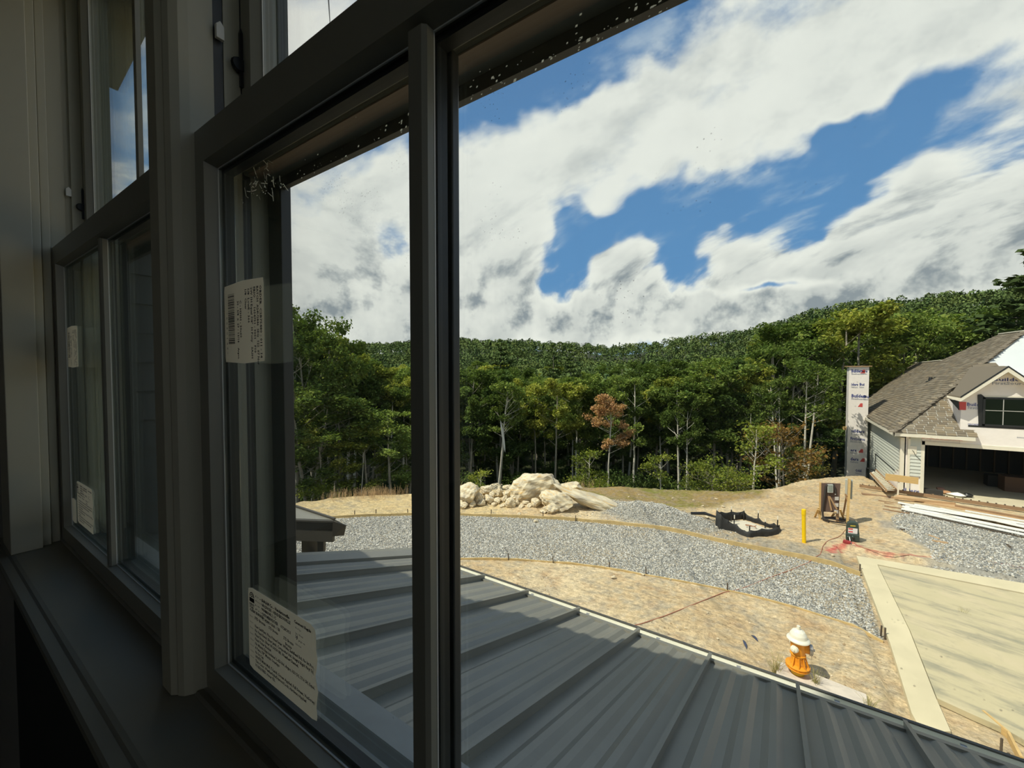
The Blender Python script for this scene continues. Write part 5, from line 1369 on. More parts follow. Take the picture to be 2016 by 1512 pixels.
for (x, y, w, h) in ((905, 989, 24, 18), (944, 983, 15, 20), (958, 965, 22, 20), (962, 983, 18, 17), (948, 991, 15, 12), (976, 958, 20, 12), (984, 969, 16, 20), (998, 973, 17, 20), (1013, 963, 24, 18), (1018, 978, 16, 20),
                     (980, 987, 14, 12), (1006, 991, 18, 18), (1017, 991, 10, 10), (993, 982, 12, 12), (970, 975, 12, 12), (938, 970, 12, 14), (1000, 960, 18, 10), (903, 970, 16, 12), (912, 996, 20, 12), (930, 993, 14, 12),
                     (1035, 990, 13, 9), (1042, 996, 14, 8), (1070, 1008, 14, 7), (973, 993, 12, 8), (990, 996, 12, 8), (1026, 997, 14, 7), (1078, 990, 16, 10), (1102, 1004, 10, 6), (926, 960, 16, 10), (986, 958, 10, 8), (1040, 978, 12, 8), (1066, 980, 12, 8)):
    boulder(x, y, w, h, rr.uniform(-25, 25), ('small broken rock by the broad boulder at the left end of the heap' if x < 945 else 'small broken rock in the middle of the heap' if x < 990 else 'small broken rock just left of the biggest boulder') if x < 1030 else 'small rock chip lying in front of the big boulders', rr.randrange(8), raise_=max(0, (988 - y)) * .55, grp='small rocks in the heap' if x < 1030 else 'rock chips round the boulders', dback=.1)
for (px, py, w) in ((1056, 1026, 8), (1022, 1012, 9), (1207, 1136, 9), (1266, 1131, 6), (1320, 1140, 5), (1422, 1013, 10), (1392, 1018, 8), (1640, 1093, 6), (1350, 1237, 5), (1413, 1257, 5), (1393, 1206, 4), (1410, 982, 5), (1384, 996, 5), (1366, 985, 4), (1424, 997, 6), (1238, 978, 4), (1324, 981, 4), (1258, 974, 3)):
    boulder(px, py, w, w * .6, 0, 'loose pale stone lying %s' % ('in the grass' if py < 999 else 'by the black basin' if 1380 < px < 1430 and py < 1020 else 'in the road gravel near its far edge' if px in (1056, 1022) else 'on the dirt by the green pedestal' if px == 1640 else 'on the bare dirt just below the near form board' if py < 1150 else 'on the bare dirt between the red cord and the gutter'), rr.randrange(8), grp='loose stones ' + ('in the grass' if py < 999 else 'on the dirt'))

# ---- silt-fence basin
M_silt = mat('black_silt_fabric', (0.028, 0.028, 0.027), .75, var=.3, vscale=4, bump=.4, bscale=12)
M_sand2 = mat('pale_wet_sand', (.62, .56, .43), .8, var=.08, vscale=5, bump=.2, bscale=10)
corners = [gp(1411, 1042), gp(1429, 1046) , gp(1472, 1056), gp(1498, 1054), gp(1532, 1046), gp(1527, 1040), gp(1496, 1030), gp(1464, 1022), gp(1440, 1026), gp(1414, 1028)]
ring_px = [(1410, 1034, 1011), (1418, 1042, 1019), (1432, 1044, 1028), (1450, 1048, 1036), (1466, 1056, 1047), (1477, 1058, 1047), (1500, 1056, 1044), (1530, 1051, 1041), (1535, 1045, 1036), (1524, 1041, 1032), (1508, 1038, 1031), (1494, 1032, 1022), (1480, 1028, 1020), (1464, 1023, 1010), (1440, 1025, 1011), (1420, 1027, 1012)]
basin = empty('sediment_basin', tuple(gp(1470, 1040)), 'small sediment basin fenced with sagging black fabric on stakes', 'basin')
mb = MB(); ro, ri = [], []
loop = []
for (x, yb, yt) in ring_px:
    b = gp(x, yb); zt_ = b.z + (top_at(b, x, yt) - b.z) * 1.32; loop.append((b, zt_))
N = len(loop); vs, fs = [], []
sub = 5; pts = []
for i in range(N):
    (b0, z0), (b1, z1) = loop[i], loop[(i + 1) % N]
    for k in range(sub):
        f = k / sub; p = b0.lerp(b1, f); sag = math.sin(math.pi * f) * .05; wob = .03 * math.sin(f * 9 + i)
        pts.append((p, z0 + (z1 - z0) * f - sag, wob))
cen = sum((p for p, _, _ in pts), Vector()) / len(pts)
for (p, zt_, wob) in pts:
    o_ = (Vector((p.x, p.y, 0)) - Vector((cen.x, cen.y, 0))).normalized()
    g_ = gz(p.x, p.y)
    for off, z in ((.035 + wob, g_ - .03), (.02 - wob * .5, g_ + (zt_ - g_) * .55), (0, zt_), (-.006, zt_), (.012 - wob * .5, g_ + (zt_ - g_) * .55), (.026 + wob, g_ - .03)): vs.append((p.x + o_.x * off, p.y + o_.y * off, z))
M_ = len(pts)
for i in range(M_):
    a, b = i * 6, ((i + 1) % M_) * 6
    for k in range(5): fs.append((a + k, b + k, b + k + 1, a + k + 1))
mb.add(vs, fs).build('fabric_wall', M_silt, basin, smooth=True)
P_ = [(p.x + (cen.x - p.x) * .16, p.y + (cen.y - p.y) * .20, gz(cen.x, cen.y) + .05) for p, _, _ in pts[::2]]
MB().prism(P_, (0, 0, -.08)).build('sand_fill', M_sand2, basin)
M_tip = mat('stake_tip', (.8, .74, .6), .7)
for (x, yb, yt, wt) in ((1411.5, 1028, 1001, 5), (1439, 1030, 997, 6), (1464, 1024, 1001, 4), (1492, 1030, 1005, 5), (1506, 1042, 1022, 5), (1530, 1044, 1016, 7), (1475, 1056, 1035, 0), (1445, 1034, 1014, 7)):
    b = gp(x, yb); zt_ = top_at(b, x, yt); zm_ = top_at(b, x, yt + wt)
    MB().beam(b + Vector((0, 0, -.05)), (b.x + .01, b.y, zm_), .035, .035, (1, 0, 0)).build('stake', M_bk, basin)
    if wt: MB().beam((b.x + .01, b.y, zm_), (b.x + .01, b.y, zt_), .030, .030, (1, 0, 0)).build('stake_tip', M_tip, basin)
adopt(basin)
mb = MB(); cpt = gp(1478, 1043); mb.tube([cpt + Vector((math.cos(a * .3) * .16, math.sin(a * .3) * .10, .10 + .004 * a)) for a in range(22)], .012, 6)
o = mb.build('cord_loop', mat('rusty_cord', (.35, .16, .08), .7)); tag(o, 'loop of rusty cord on the pale sand inside the black basin', 'cord')

# ---- yellow bollard
M_yel = mat('yellow_plastic', (0.85, 0.56, 0.0), .4)
b = gp(1583, 1068); h = top_at(b, 1583, 1003) - b.z
post = empty('marker_post', tuple(b), 'tall bright yellow pipe marker post standing on the dirt', 'post')
lean = Vector((-.03, 0, h)); MB().tube([b + Vector((0, 0, -.05)), b + lean * .84], .056, 20).build('pipe', M_yel, post, smooth=False)
MB().lathe([(0, 0), (.064, 0), (.064, h * .02), (.062, h * .15), (.055, h * .165), (0, h * .17)], 20, b + lean * .84).build('cap', M_yel, post); adopt(post)

# ---- electrical board, panel post
M_ply = mat('brown_plywood', (0.115, 0.070, 0.052), .8, var=.15, vscale=4)
M_gbox = mat('grey_enclosure', (0.36, 0.38, 0.34), .45)
M_cab = mat('black_cable', (.04, .032, .03), .5)
b1, b2 = gp(1617, 1024), gp(1657, 1026)
eb = empty('temporary_power_board', tuple(b1), 'brown plywood power board with a meter box and outlets on two posts', 'power board')
base = gp(1636, 1026); D_ = base.length
Yd = base
pln = Vector((base.x, base.y, 0)).normalized(); rgt = Vector((pln.y, -pln.x, 0))
def bp(px, py, off=0.0): return onP(px, py, base - pln * off, pln)
Pq = [bp(1617, 951), bp(1655, 952), bp(1651, 1009), bp(1616, 1007)]
MB().prism([p for p in Pq], pln * .03).build('plywood_panel', M_ply, eb)
MB().beam(bp(1615.5, 950, -.05), Vector((bp(1615.5, 950, -.05).x, bp(1615.5, 950, -.05).y, gz(b1.x, b1.y) - .05)), .07, .07, (1, 0, 0)).build('timber_post', M_wood, eb)
q = bp(1650, 960, -.05); MB().beam(q, (q.x, q.y, gz(b2.x, b2.y) - .05), .08, .08, (1, 0, 0)).build('timber_post', M_woodb, eb)
def bbox_(x0, y0, x1, y1, dep, nm, m, off=0.0, bev=.008):
    a = bp(x0, y0, off); b_ = bp(x1, y0, off); c_ = bp(x1, y1, off); d_ = bp(x0, y1, off); return MB().prism([a, b_, c_, d_], -pln * dep).build(nm, m, eb, bevel=bev)
bbox_(1629, 953, 1640.5, 969, .10, 'meter_box', M_gbox); bbox_(1631, 955.5, 1638.5, 967, .012, 'meter_cover', mat('meter_cover', (.22, .25, .22), .4), off=.10, bev=.002)
for yy in (978, 991, 1004): bbox_(1643.5 - (yy - 978) * .05, yy, 1651.5 - (yy - 978) * .05, yy + 6.5, .05, 'outlet_box', mat('outlet_cover', (.45, .42, .38), .5), bev=.004)
bbox_(1643.5, 966, 1646, 973.5, .04, 'breaker_box', M_clip, bev=.003)
MB().beam(bp(1631, 977, .03), bp(1637, 1005, .03), .05, .03, -pln).build('bracket_arm', M_woodb, eb); MB().beam(bp(1633, 977, .04), bp(1648, 1003, .04), .05, .03, -pln).build('bracket_arm', M_woodb, eb)
def cable(pts, r_, nm='cable', par=eb, m=M_cab):
    P = [Vector(p) for p in pts]; out = []
    for i in range(len(P) - 1):
        p0, p1, p2, p3 = P[max(i - 1, 0)], P[i], P[i + 1], P[min(i + 2, len(P) - 1)]
        for k in range(5):
            t_ = k / 5; out.append(.5 * ((2 * p1) + (p2 - p0) * t_ + (2 * p0 - 5 * p1 + 4 * p2 - p3) * t_ ** 2 + (3 * p1 - p0 - 3 * p2 + p3) * t_ ** 3))
    out.append(P[-1]); return MB().tube(out, r_, 6).build(nm, m, par)
cable([bp(1630, 955, .08), bp(1626, 958, .07), bp(1623.5, 975, .06), bp(1620, 1000, .06), bp(1620, 1015, .06), bp(1625, 1023, .10), bp(1632, 1028, .18)], .035)
cable([bp(1640, 952, .08), bp(1643, 958, .07), bp(1645, 972, .06)], .022)
cc = gp(1643, 1027)
for k in range(3):
    cable([cc + Vector((math.cos(a) * (.36 + .05 * k) + .05 * k, math.sin(a) * (.20 + .03 * k), .035 + .02 * k)) for a in [i * .62 for i in range(11)]], .016, 'cable_coil')
cable([cc + Vector((-.3, .1, .05)), cc + Vector((0, -.05, .1)), cc + Vector((.3, .12, .06))], .014, 'cable_coil')
for (ax, ay, bx, by) in ((1612, 1000, 1604, 1018), (1611, 1003, 1614, 1019), (1654, 1003, 1662, 1024), (1645, 1008, 1638, 1016)):
    a_, b_ = bp(ax, ay, .1), gp(bx, by); MB().beam(a_, b_, .06, .03).build('brace', M_wood, eb)
adopt(eb)
pb = gp(1668, 1031)
pp_ = empty('panel_post', tuple(pb), 'yellow lumber post carrying a grey panel box seen edge-on', 'post')
ht = top_at(pb, 1672, 943) - pb.z
base = pb; pln = Vector((base.x, base.y, 0)).normalized()
a_ = pb + Vector((0, 0, -.05)); b_ = onP(1672.5, 943, pb, pln)
MB().beam(a_, b_, .11, .07, (1, 0, 0)).build('timber_post', M_wood, pp_)
def bp2(px, py, off=0.0): return onP(px, py, pb - pln * off, pln)
MB().prism([bp2(1673.5, 946, -.03), bp2(1679, 947, -.03), bp2(1677.5, 983, -.03), bp2(1672.5, 982, -.03)], pln * .25).build('panel_box', M_gbox, pp_)
MB().prism([bp2(1664, 945, .0), bp2(1668.5, 945, .0), bp2(1668, 978, .0), bp2(1663, 980, .0)], pln * .25).build('panel_door', mat('panel_door', (.42, .42, .36), .5), pp_)
MB().beam(bp2(1667, 975, .02), gp(1660, 1014), .05, .04).build('brace', M_woodb, pp_); MB().beam(bp2(1664, 972), bp2(1669, 986), .05, .05).build('brace', M_woodb, pp_)
adopt(pp_)

# ---- dark green utility box with warning label, its cord
M_green = mat('dark_green_plastic', (0.035, 0.055, 0.045), .4)
g0 = gp(1680, 1066); k_ = g0.dot(cF) / FPX
gen = empty('utility_pedestal', tuple(g0), 'dark green utility pedestal with a red and white warning label', 'utility box')
pln = Vector((g0.x, g0.y, 0)).normalized(); rgt = Vector((pln.y, -pln.x, 0)); base = g0
def gq(px, py, off=0.0): return onP(px, py, g0 - pln * off, pln)
out_ = [(1665.5, 1058), (1665.5, 1036), (1668, 1030), (1673, 1028), (1683, 1028.5), (1689, 1032), (1691, 1038), (1691.5, 1059)]
MB().prism([gq(*p, -.0) for p in out_], pln * .22).build('upper_shell', M_green, gen, bevel=.015)
MB().prism([gq(*p, .05) for p in ((1665, 1063), (1664.5, 1050), (1692, 1054), (1692.5, 1067.5), (1678, 1066.5))], pln * .34).build('base_shell', M_green, gen, bevel=.02)
MB().prism([gq(*p, .003) for p in ((1669.5, 1039), (1688.5, 1041), (1688, 1051.5), (1669.5, 1049.5))], pln * .002).build('warning_label', mat('label_white', (.72, .68, .66), .5), gen)
MB().prism([gq(*p, .006) for p in ((1670.2, 1039.7), (1679, 1040.6), (1679, 1043), (1670.2, 1042))], pln * .003).build('label_red_band', M_red, gen)
MB().prism([gq(*p, .006) for p in ((1670.2, 1045.4), (1679, 1046.2), (1679, 1048.4), (1670.2, 1047.6))], pln * .003).build('label_red_band', M_red, gen)
MB().prism([gq(*p, .003) for p in ((1674, 1034.2), (1684.5, 1034.8), (1684.5, 1036.6), (1674, 1036))], pln * .002).build('yellow_band', mat('label_yellow', (.55, .42, .04), .5), gen)
for px in (1670, 1679): MB().lathe([(0, 0), (.035, 0), (.035, .05), (.02, .06), (0, .06)], 12, gq(px, 1056.5, .05), -pln).build('latch_knob', M_green, gen)
adopt(gen)
cord = [(1664, 1043), (1660, 1049), (1656, 1054), (1650, 1058), (1641, 1061), (1632, 1064), (1626, 1068), (1620, 1076), (1617, 1086), (1615, 1092), (1606, 1097), (1592, 1108), (1575, 1115), (1560, 1122), (1540, 1129), (1515, 1138), (1490, 1148), (1470, 1156), (1448, 1163), (1425, 1167), (1400, 1177), (1370, 1189), (1340, 1201), (1310, 1213), (1283, 1222), (1262, 1229), (1240, 1234)]
M_cord = mat('red_brown_cord', (.38, .15, .09), .7)
P = [gp(x, y) + Vector((0, 0, .012)) for x, y in cord]; P[0] = gq(1666, 1042, .02)
o = MB().tube(P, .009, 5).build('extension_cord', M_cord); tag(o, 'long reddish cord running from the green pedestal across road and dirt', 'cord')
P = [gp(x, y) + Vector((0, 0, .012)) for x, y in ((1682, 1070), (1690, 1076), (1702, 1080), (1718, 1084), (1735, 1089), (1760, 1093), (1790, 1094))]
o = MB().tube(P, .008, 5).build('cord', M_cord); tag(o, 'short red cord running right from the green pedestal over the dirt', 'cord')
P = [gp(1664, 1068) + Vector((0, 0, .02)), gp(1668, 1069) + Vector((0, 0, .08)), gp(1672, 1071) + Vector((0, 0, .02))]
o = MB().obox(gp(1667, 1069) + Vector((0, 0, .04)), rgt * .09, pln * .07, (0.01, 0, .03)).build('red_flag_rag', mat('dark_red_cloth', (.30, .03, .03), .8)); tag(o, 'crumpled dark red rag in front of the green pedestal', 'rag')
MB().tube([gq(1672, 1056, .06), gq(1674, 1066, .25), gp(1676, 1071)], .012, 6).build('white_strap', M_clip, None)
tag(bpy.data.objects['white_strap'], 'thin white strap hanging from the front of the green pedestal', 'strap')

# ---- lumber, ledger and white siding stack by the garage
def plank(p0, p1, w_, h_, label, m, lift=0.0, grp=None, name='plank'):
    a = gp(*p0) + Vector((0, 0, h_ / 2 + lift)); b_ = gp(*p1) + Vector((0, 0, h_ / 2 + lift)); o = MB().beam(a, b_, w_, h_).build(name, m); tag(o, label, 'plank', grp); return o
M_plank = mat('brown_plank', (0.30, 0.185, 0.10), .8, var=.2, vscale=4)
M_plank2 = mat('tan_plank', (0.52, 0.34, 0.18), .8, var=.15, vscale=4)
M_wsid = mat('white_trim_board', (0.80, 0.79, 0.74), .5, var=.03, vscale=3)
a, b_ = gp(1692, 961), gp(2060, 1016)
lg = empty('ledger_beam', tuple(a), 'long thin brown beam with a row of nail stubs lying before the garage', 'beam')
MB().beam(a + Vector((0, 0, .12)), b_ + Vector((0, 0, .12)), .05, .14).build('beam', M_plank, lg)
for k in range(24):
    p = a.lerp(b_, (k + .5) / 24) + Vector((0, 0, .20)); MB().box(p.x - .02, p.x + .02, p.y - .02, p.y + .02, p.z - .03, p.z + .03).build('nail_stub', M_stake, lg)
adopt(lg)
plank((1697, 973), (1767, 982), .22, .05, 'weathered dark plank lying left of the white board stack', M_plank)
plank((1765, 978), (2070, 1032), .55, .06, 'wide orange-brown sheet plank under the ledger beam', M_plank2)
plank((1760, 984), (1880, 996), .10, .08, 'thin tan board crossing the brown sheet', M_plank2, .06)
plank((1880, 1000), (2080, 1036), .08, .10, 'brown timber lying behind the white boards', M_plank, .03)
for k, (p0, p1) in enumerate((((1729, 986), (1790, 996)), ((1741, 991), (1790, 999)), ((1741, 997), (1790, 1005)), ((1738, 1003), (1790, 1012)))):
    plank(p0, p1, .05, .04, ['topmost thin dark batten end left of the white boards', 'second thin batten end left of the white boards', 'third thin batten end left of the white boards', 'lowest thin batten end left of the white boards'][k], M_plank, .0, 'thin battens left of the white boards')
wb_ = [((1768, 991), (2090, 1052), .20, .0), ((1776, 998), (2090, 1062), .22, .0), ((1775, 1003), (2090, 1070), .20, .0), ((1800, 996), (2080, 1046), .18, .03), ((1782, 999), (2000, 1034), .16, .03), ((1850, 1004), (2090, 1058), .18, .035), ((1780, 1003), (2060, 1058), .15, .03), ((1900, 1010), (2090, 1044), .14, .06), ((1790, 1001), (1960, 1030), .12, .06)]
for k, (p0, p1, w_, lf_) in enumerate(wb_):
    plank(p0, p1, w_, .03, 'long white trim board in the loose stack before the garage, %s one laid' % ORD[k], M_wsid, lf_ + .02, 'white trim boards before the garage', 'trim_board')
plank((1775, 1006), (2090, 1075), .05, .03, 'dark spacer lumber under the near edge of the white boards', M_stake, -.0)
plank((1836, 1066), (1865, 1070), .09, .04, 'short tan offcut on the dirt right of the pedestal', M_plank2); plank((1828, 1054), (1850, 1062), .06, .03, 'thin curved stick on the dirt beside the parking gravel', M_plank2)
plank((1772, 1043), (1781, 1045), .08, .05, 'tiny dark scrap of wood on the dirt before the white boards', M_stake)
plank((1983, 1074), (1989, 1079), .05, .05, 'tiny black scrap lying on the parking gravel', M_stake)

# ---- yellow board held up beside the garage corner, with its prop
p0, p1 = onY(1743, 938.5, WY - .9), onY(1808, 947, WY - .9)
bo = empty('sign_board', ((p0.x + p1.x) / 2, p0.y, G), 'yellow plank fixed level on a thin prop before the garage corner', 'board')
MB().beam(p0, p1, .04, .29).build('plank', M_wood, bo)
q = p0.lerp(p1, .42); MB().beam((q.x, q.y + .03, q.z), (q.x - .02, q.y + .03, gz(q.x, q.y) - .05), .05, .05, (1, 0, 0)).build('prop', M_cream, bo)
adopt(bo)

# ---- ladder-like stair lying against the side wall
L0, L1, R0, R1 = gp(1745, 966), onX(1713, 929, wallX - 1.0), gp(1766, 968), onX(1724, 924, wallX - .25)
L1 = onP(1714, 931, gp(1720, 945), (0, 1, 0)); R1 = onP(1724, 927, gp(1735, 945), (0, 1, 0))
A0, A1 = onX(1745, 966, wallX - .75), onX(1714, 932, wallX - .75); B0, B1 = onX(1767, 967, wallX - .10), onX(1724, 926, wallX - .10)
la = empty('stair_form', tuple(A0), 'narrow ladder-like stair frame running down beside the side wall', 'stairs')
MB().beam(A0, A1, .05, .12).build('rail', M_woodb, la); MB().beam(B0, B1, .05, .12).build('rail', M_woodb, la)
for k in range(15):
    f = (k + .5) / 15; MB().beam(A0.lerp(A1, f), B0.lerp(B1, f), .11, .03).build('tread', M_cream, la)
adopt(la)
# bent grey elbow pipe and a dark frame near the wall
p = onX(1705, 912, wallX - .12); q = onX(1699, 921, wallX - .12)
o = MB().tube([p + Vector((.1, 0, .05)), p, p.lerp(q, .5) + Vector((-.04, 0, 0)), q], .055, 10).build('pipe_elbow', mat('grey_pipe', (.12, .12, .12), .5)); tag(o, 'dark grey elbow pipe coming out of the side wall by the chimney', 'pipe')
a_, b_ = onX(1706, 921, wallX - .35), onX(1722, 926, wallX - .35)
o = MB().beam(a_, b_, .04, .05).beam(a_, a_ + Vector((0, 0, -.7)), .04, .05, (1, 0, 0)).beam(b_, b_ + Vector((0, 0, -.7)), .04, .05, (1, 0, 0)).build('bench_frame', M_bk); tag(o, 'small dark metal frame standing at the wall behind the dirt mound', 'frame')

# ---- debris in the garage mouth
M_cloth = mat('brown_cloth', (.28, .16, .12), .9, var=.3, vscale=5)
def lump(px, py, w, h, m, label, seed, cat):
    p = onZ(px, py + h / 2, G + .02); k = p.dot(cF) / FPX; o = link('debris', rock_mesh(seed, 2, m=m)); o.location = p + Vector((0, 0, h * k * .45)); o.scale = (w * k / 1.6, w * k / 2.0, h * k / 1.6); o.name = label.split('|')[0]; tag(o, label.split('|')[1], cat)
lump(1851, 962, 12, 9, M_cloth, 'cloth_pile|brown rag pile on the garage floor edge', 40, 'rags'); lump(1861, 969, 14, 7, mat('orange_cloth', (.45, .24, .12), .9), 'cloth_pile|orange-tan rag lump right below the brown pile', 41, 'rags')
lump(1883, 973, 26, 8, M_wsid, 'white_sheet|crumpled white sheet beside the rags in the garage mouth', 42, 'sheet'); lump(1906, 975, 14, 8, M_bk, 'black_bucket|black bucket-like lump right of the white sheet', 43, 'bucket'); lump(1836, 971, 12, 5, M_plank2, 'wood_scrap|small tan wood scrap left of the rags', 44, 'scrap')
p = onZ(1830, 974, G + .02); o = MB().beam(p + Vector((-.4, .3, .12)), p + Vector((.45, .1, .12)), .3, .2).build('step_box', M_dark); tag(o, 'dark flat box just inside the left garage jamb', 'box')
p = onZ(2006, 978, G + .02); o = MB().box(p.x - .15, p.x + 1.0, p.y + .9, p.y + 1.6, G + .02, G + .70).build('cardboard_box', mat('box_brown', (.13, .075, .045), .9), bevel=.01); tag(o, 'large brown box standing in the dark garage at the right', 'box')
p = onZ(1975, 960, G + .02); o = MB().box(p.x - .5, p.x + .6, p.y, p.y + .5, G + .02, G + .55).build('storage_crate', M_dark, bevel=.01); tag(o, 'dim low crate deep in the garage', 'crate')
# drain mouth between gravel heap and basin
b_ = gp(1385, 1022)
mb = MB(); mb.tube([b_ + Vector((-.45, .1, .10)), b_ + Vector((.0, .25, .14)), b_ + Vector((.5, .2, .08))], [.05, .06, .03], 8)
o = mb.build('drain_pipe', M_bk); tag(o, 'short black drain pipe half buried between gravel heap and basin', 'pipe')
# overhead wire
a_, b_ = onY(646, -30, 9.0), onY(649, 60, 9.0)
a_ = onP(640, -60, (0, 9, 0), (0, 1, 0)); 
w0 = ray(643, -60).normalized() * 10.0; w1 = ray(650.5, 60).normalized() * 40.0
o = MB().tube([w0, w1 + (w1 - w0) * .6], .02, 5).build('overhead_wire', M_cab); tag(o, 'thin dark overhead wire seen through the upper sash', 'wire')
# ================================================================== TREES
def leaf_material(name, base, alt, transl=0.35):
    m = bpy.data.materials.new(name); m.use_nodes = True; nt = m.node_tree; nt.nodes.clear(); t = NT(nt)
    a = t.n('ShaderNodeAttribute'); a.attribute_name = 'Col'
    oi = t.n('ShaderNodeObjectInfo')
    tc = t.n('ShaderNodeTexCoord').outputs['Object']
    f = t.ss(t.m('ADD', t.noise(tc, .55, 2), t.m('MULTIPLY', t.m('SUBTRACT', oi.outputs['Random'], .5), .35)), .38, .66)
    c = t.mix(f, base, alt); c = t.mix(1.0, c, a.outputs['Color'], 'MULTIPLY')
    v = t.mr(oi.outputs['Random'], 0, 1, .78, 1.18); c = t.mix(1.0, c, t.comb(v, v, v), 'MULTIPLY')
    d = t.n('ShaderNodeBsdfDiffuse'); nt.links.new(c, d.inputs[0])
    tl = t.n('ShaderNodeBsdfTranslucent'); c2 = t.mix(1.0, c, (1.05, 1.15, .6), 'MULTIPLY'); nt.links.new(c2, tl.inputs[0])
    mx = t.n('ShaderNodeMixShader'); mx.inputs[0].default_value = transl; nt.links.new(d.outputs[0], mx.inputs[1]); nt.links.new(tl.outputs[0], mx.inputs[2])
    out = t.n('ShaderNodeOutputMaterial'); nt.links.new(mx.outputs[0], out.inputs[0]); return m
L_GREEN = leaf_material('broadleaf_green', (.105, .160, .040), (.185, .245, .062))
L_YEL = leaf_material('yellow_green_leaves', (.21, .25, .05), (.31, .33, .07))
L_DARK = leaf_material('dark_leaves', (.070, .115, .034), (.120, .175, .050))
L_RUST = leaf_material('rusty_leaves', (.34, .19, .105), (.42, .26, .13))
L_ORNG = leaf_material('turning_leaves', (.25, .16, .055), (.14, .17, .045))
L_PINE = leaf_material('pine_needles', (.085, .125, .045), (.135, .18, .06), .15)
L_SHRUB = leaf_material('shrub_leaves', (.17, .215, .04), (.24, .27, .055))
M_bark = mat('grey_bark', (.36, .32, .25), .9, var=.35, vscale=3, bump=.3, bscale=8)
M_barkp = mat('pale_bark', (.62, .58, .48), .85, var=.25, vscale=2.5)
M_barkd = mat('dark_bark', (.17, .15, .12), .9, var=.3, vscale=3)

def leaf_cards(P, size, r, up=.45, nb=None):
    """numpy: small folded leaf sprays at points P (n,3) -> V, F(quads)"""
    n = len(P); nrm = r.normal(0, 1, (n, 3)); nrm[:, 2] = np.abs(nrm[:, 2]) * .7 + up; nrm /= np.linalg.norm(nrm, axis=1)[:, None]
    a = np.cross(nrm, r.normal(0, 1, (n, 3))); a /= np.linalg.norm(a, axis=1)[:, None] + 1e-9; b = np.cross(nrm, a)
    s = size * r.uniform(.55, 1.35, (n, 1)); w = s * r.uniform(.45, .8, (n, 1))
    V = np.stack([P - a * s, P - b * w + nrm * s * .18, P + a * s, P + b * w + nrm * s * .18], 1).reshape(-1, 3)
    return V, np.arange(n * 4).reshape(-1, 4)
def limb(mb, p, d, L, r0, depth, r, tips, bend=.25):
    """recursive branch of tapering tubes; collects tip clusters"""
    n = 4; pts = [Vector(p)]; dd = Vector(d).normalized()
    for i in range(n):
        dd = (dd + Vector((r.uniform(-1, 1), r.uniform(-1, 1), r.uniform(-.4, 1.0))) * bend / n * 1.6).normalized(); pts.append(pts[-1] + dd * L / n)
    rs = [r0 * (1 - .62 * i / n) for i in range(n + 1)]
    mb.tube(pts, rs, 5 if depth < 1 else 4, False)
    if depth <= 0: tips.append((pts[-1], L)); tips.append((pts[-2], L)); return
    for k in range(r.randint(2, 3)):
        a = r.uniform(0, 6.28); e = Vector((math.cos(a), math.sin(a), r.uniform(.1, .9))).normalized()
        limb(mb, pts[r.choice((2, 3, 4))], (dd * .7 + e * .75), L * r.uniform(.5, .72), rs[-1] * 1.1, depth - 1, r, tips)
def broadleaf(seed, H, crown0, cw, nleaf, leafmat, bark, leaf=.13, trunk=.16, lean=.03, forks=1, dens=1.0):
    """returns (trunk mesh, foliage mesh) of a tree H high whose crown starts at crown0*H and is cw wide"""
    r = random.Random(seed); nr = np.random.RandomState(seed); mb = MB(); tips = []
    for fk in range(forks):
        a = r.uniform(0, 6.28); n = 9; pts = [Vector((fk * .12, 0, -.4))]; ln = Vector((math.cos(a), math.sin(a), 0)) * lean * (1 + 1.6 * (forks > 1))
        for i in range(1, n + 1):
            f = i / n; pts.append(Vector((fk * .12, 0, 0)) + ln * H * f * (1.2 if forks > 1 else 1) + Vector((r.gauss(0, .05), r.gauss(0, .05), 0)) * H * .08 * f + Vector((0, 0, H * .93 * f)))
        rs = [trunk * (1 - .85 * (i / n)) + .012 for i in range(n + 1)]; mb.tube(pts, rs, 7, False)
        nb = int(9 * dens) + 3
        for k in range(nb):
            f = crown0 + (.96 - crown0) * (k + r.random()) / nb; i = min(int(f * n), n - 1); p = pts[i].lerp(pts[i + 1], f * n - i)
            aa = r.uniform(0, 6.28); prof = math.sin(math.pi * min(1, (f - crown0) / (1 - crown0) * .85 + .15)) ** .7
            L = cw * .5 * prof * r.uniform(.6, 1.05) + .25; limb(mb, p, (math.cos(aa), math.sin(aa), r.uniform(.25, .9)), L, rs[i] * .30 + .006, 1, r, tips)
        tips.append((pts[-1], .8))
    # leaf clusters round the twig tips, denser towards the outside
    T = np.array([t_[0][:] for t_ in tips]); k = nr.randint(0, len(T), nleaf); rad = .36 + .07 * cw
    cl = nr.normal(0, 1, (nleaf, 3)); cl /= np.linalg.norm(cl, axis=1)[:, None]; cl *= (nr.uniform(0, 1, (nleaf, 1)) ** .5) * rad * nr.uniform(.7, 1.25, (len(T), 1))[k]
    cl[:, 2] *= .62; P = T[k] + cl
    V, F = leaf_cards(P, leaf, nr)
    tw = np.clip(1.0 + .25 * nr.normal(0, 1, (nleaf, 1)), .45, 1.7); cols = np.repeat(np.ones((nleaf, 3)) * tw * (1 + nr.uniform(-.1, .22, (nleaf, 1)) * np.array([[1.2, .5, 0]])), 4, 0)
    return mb.mesh('trunk', bark, True), np_mesh('foliage', V, F, leafmat, cols=cols)
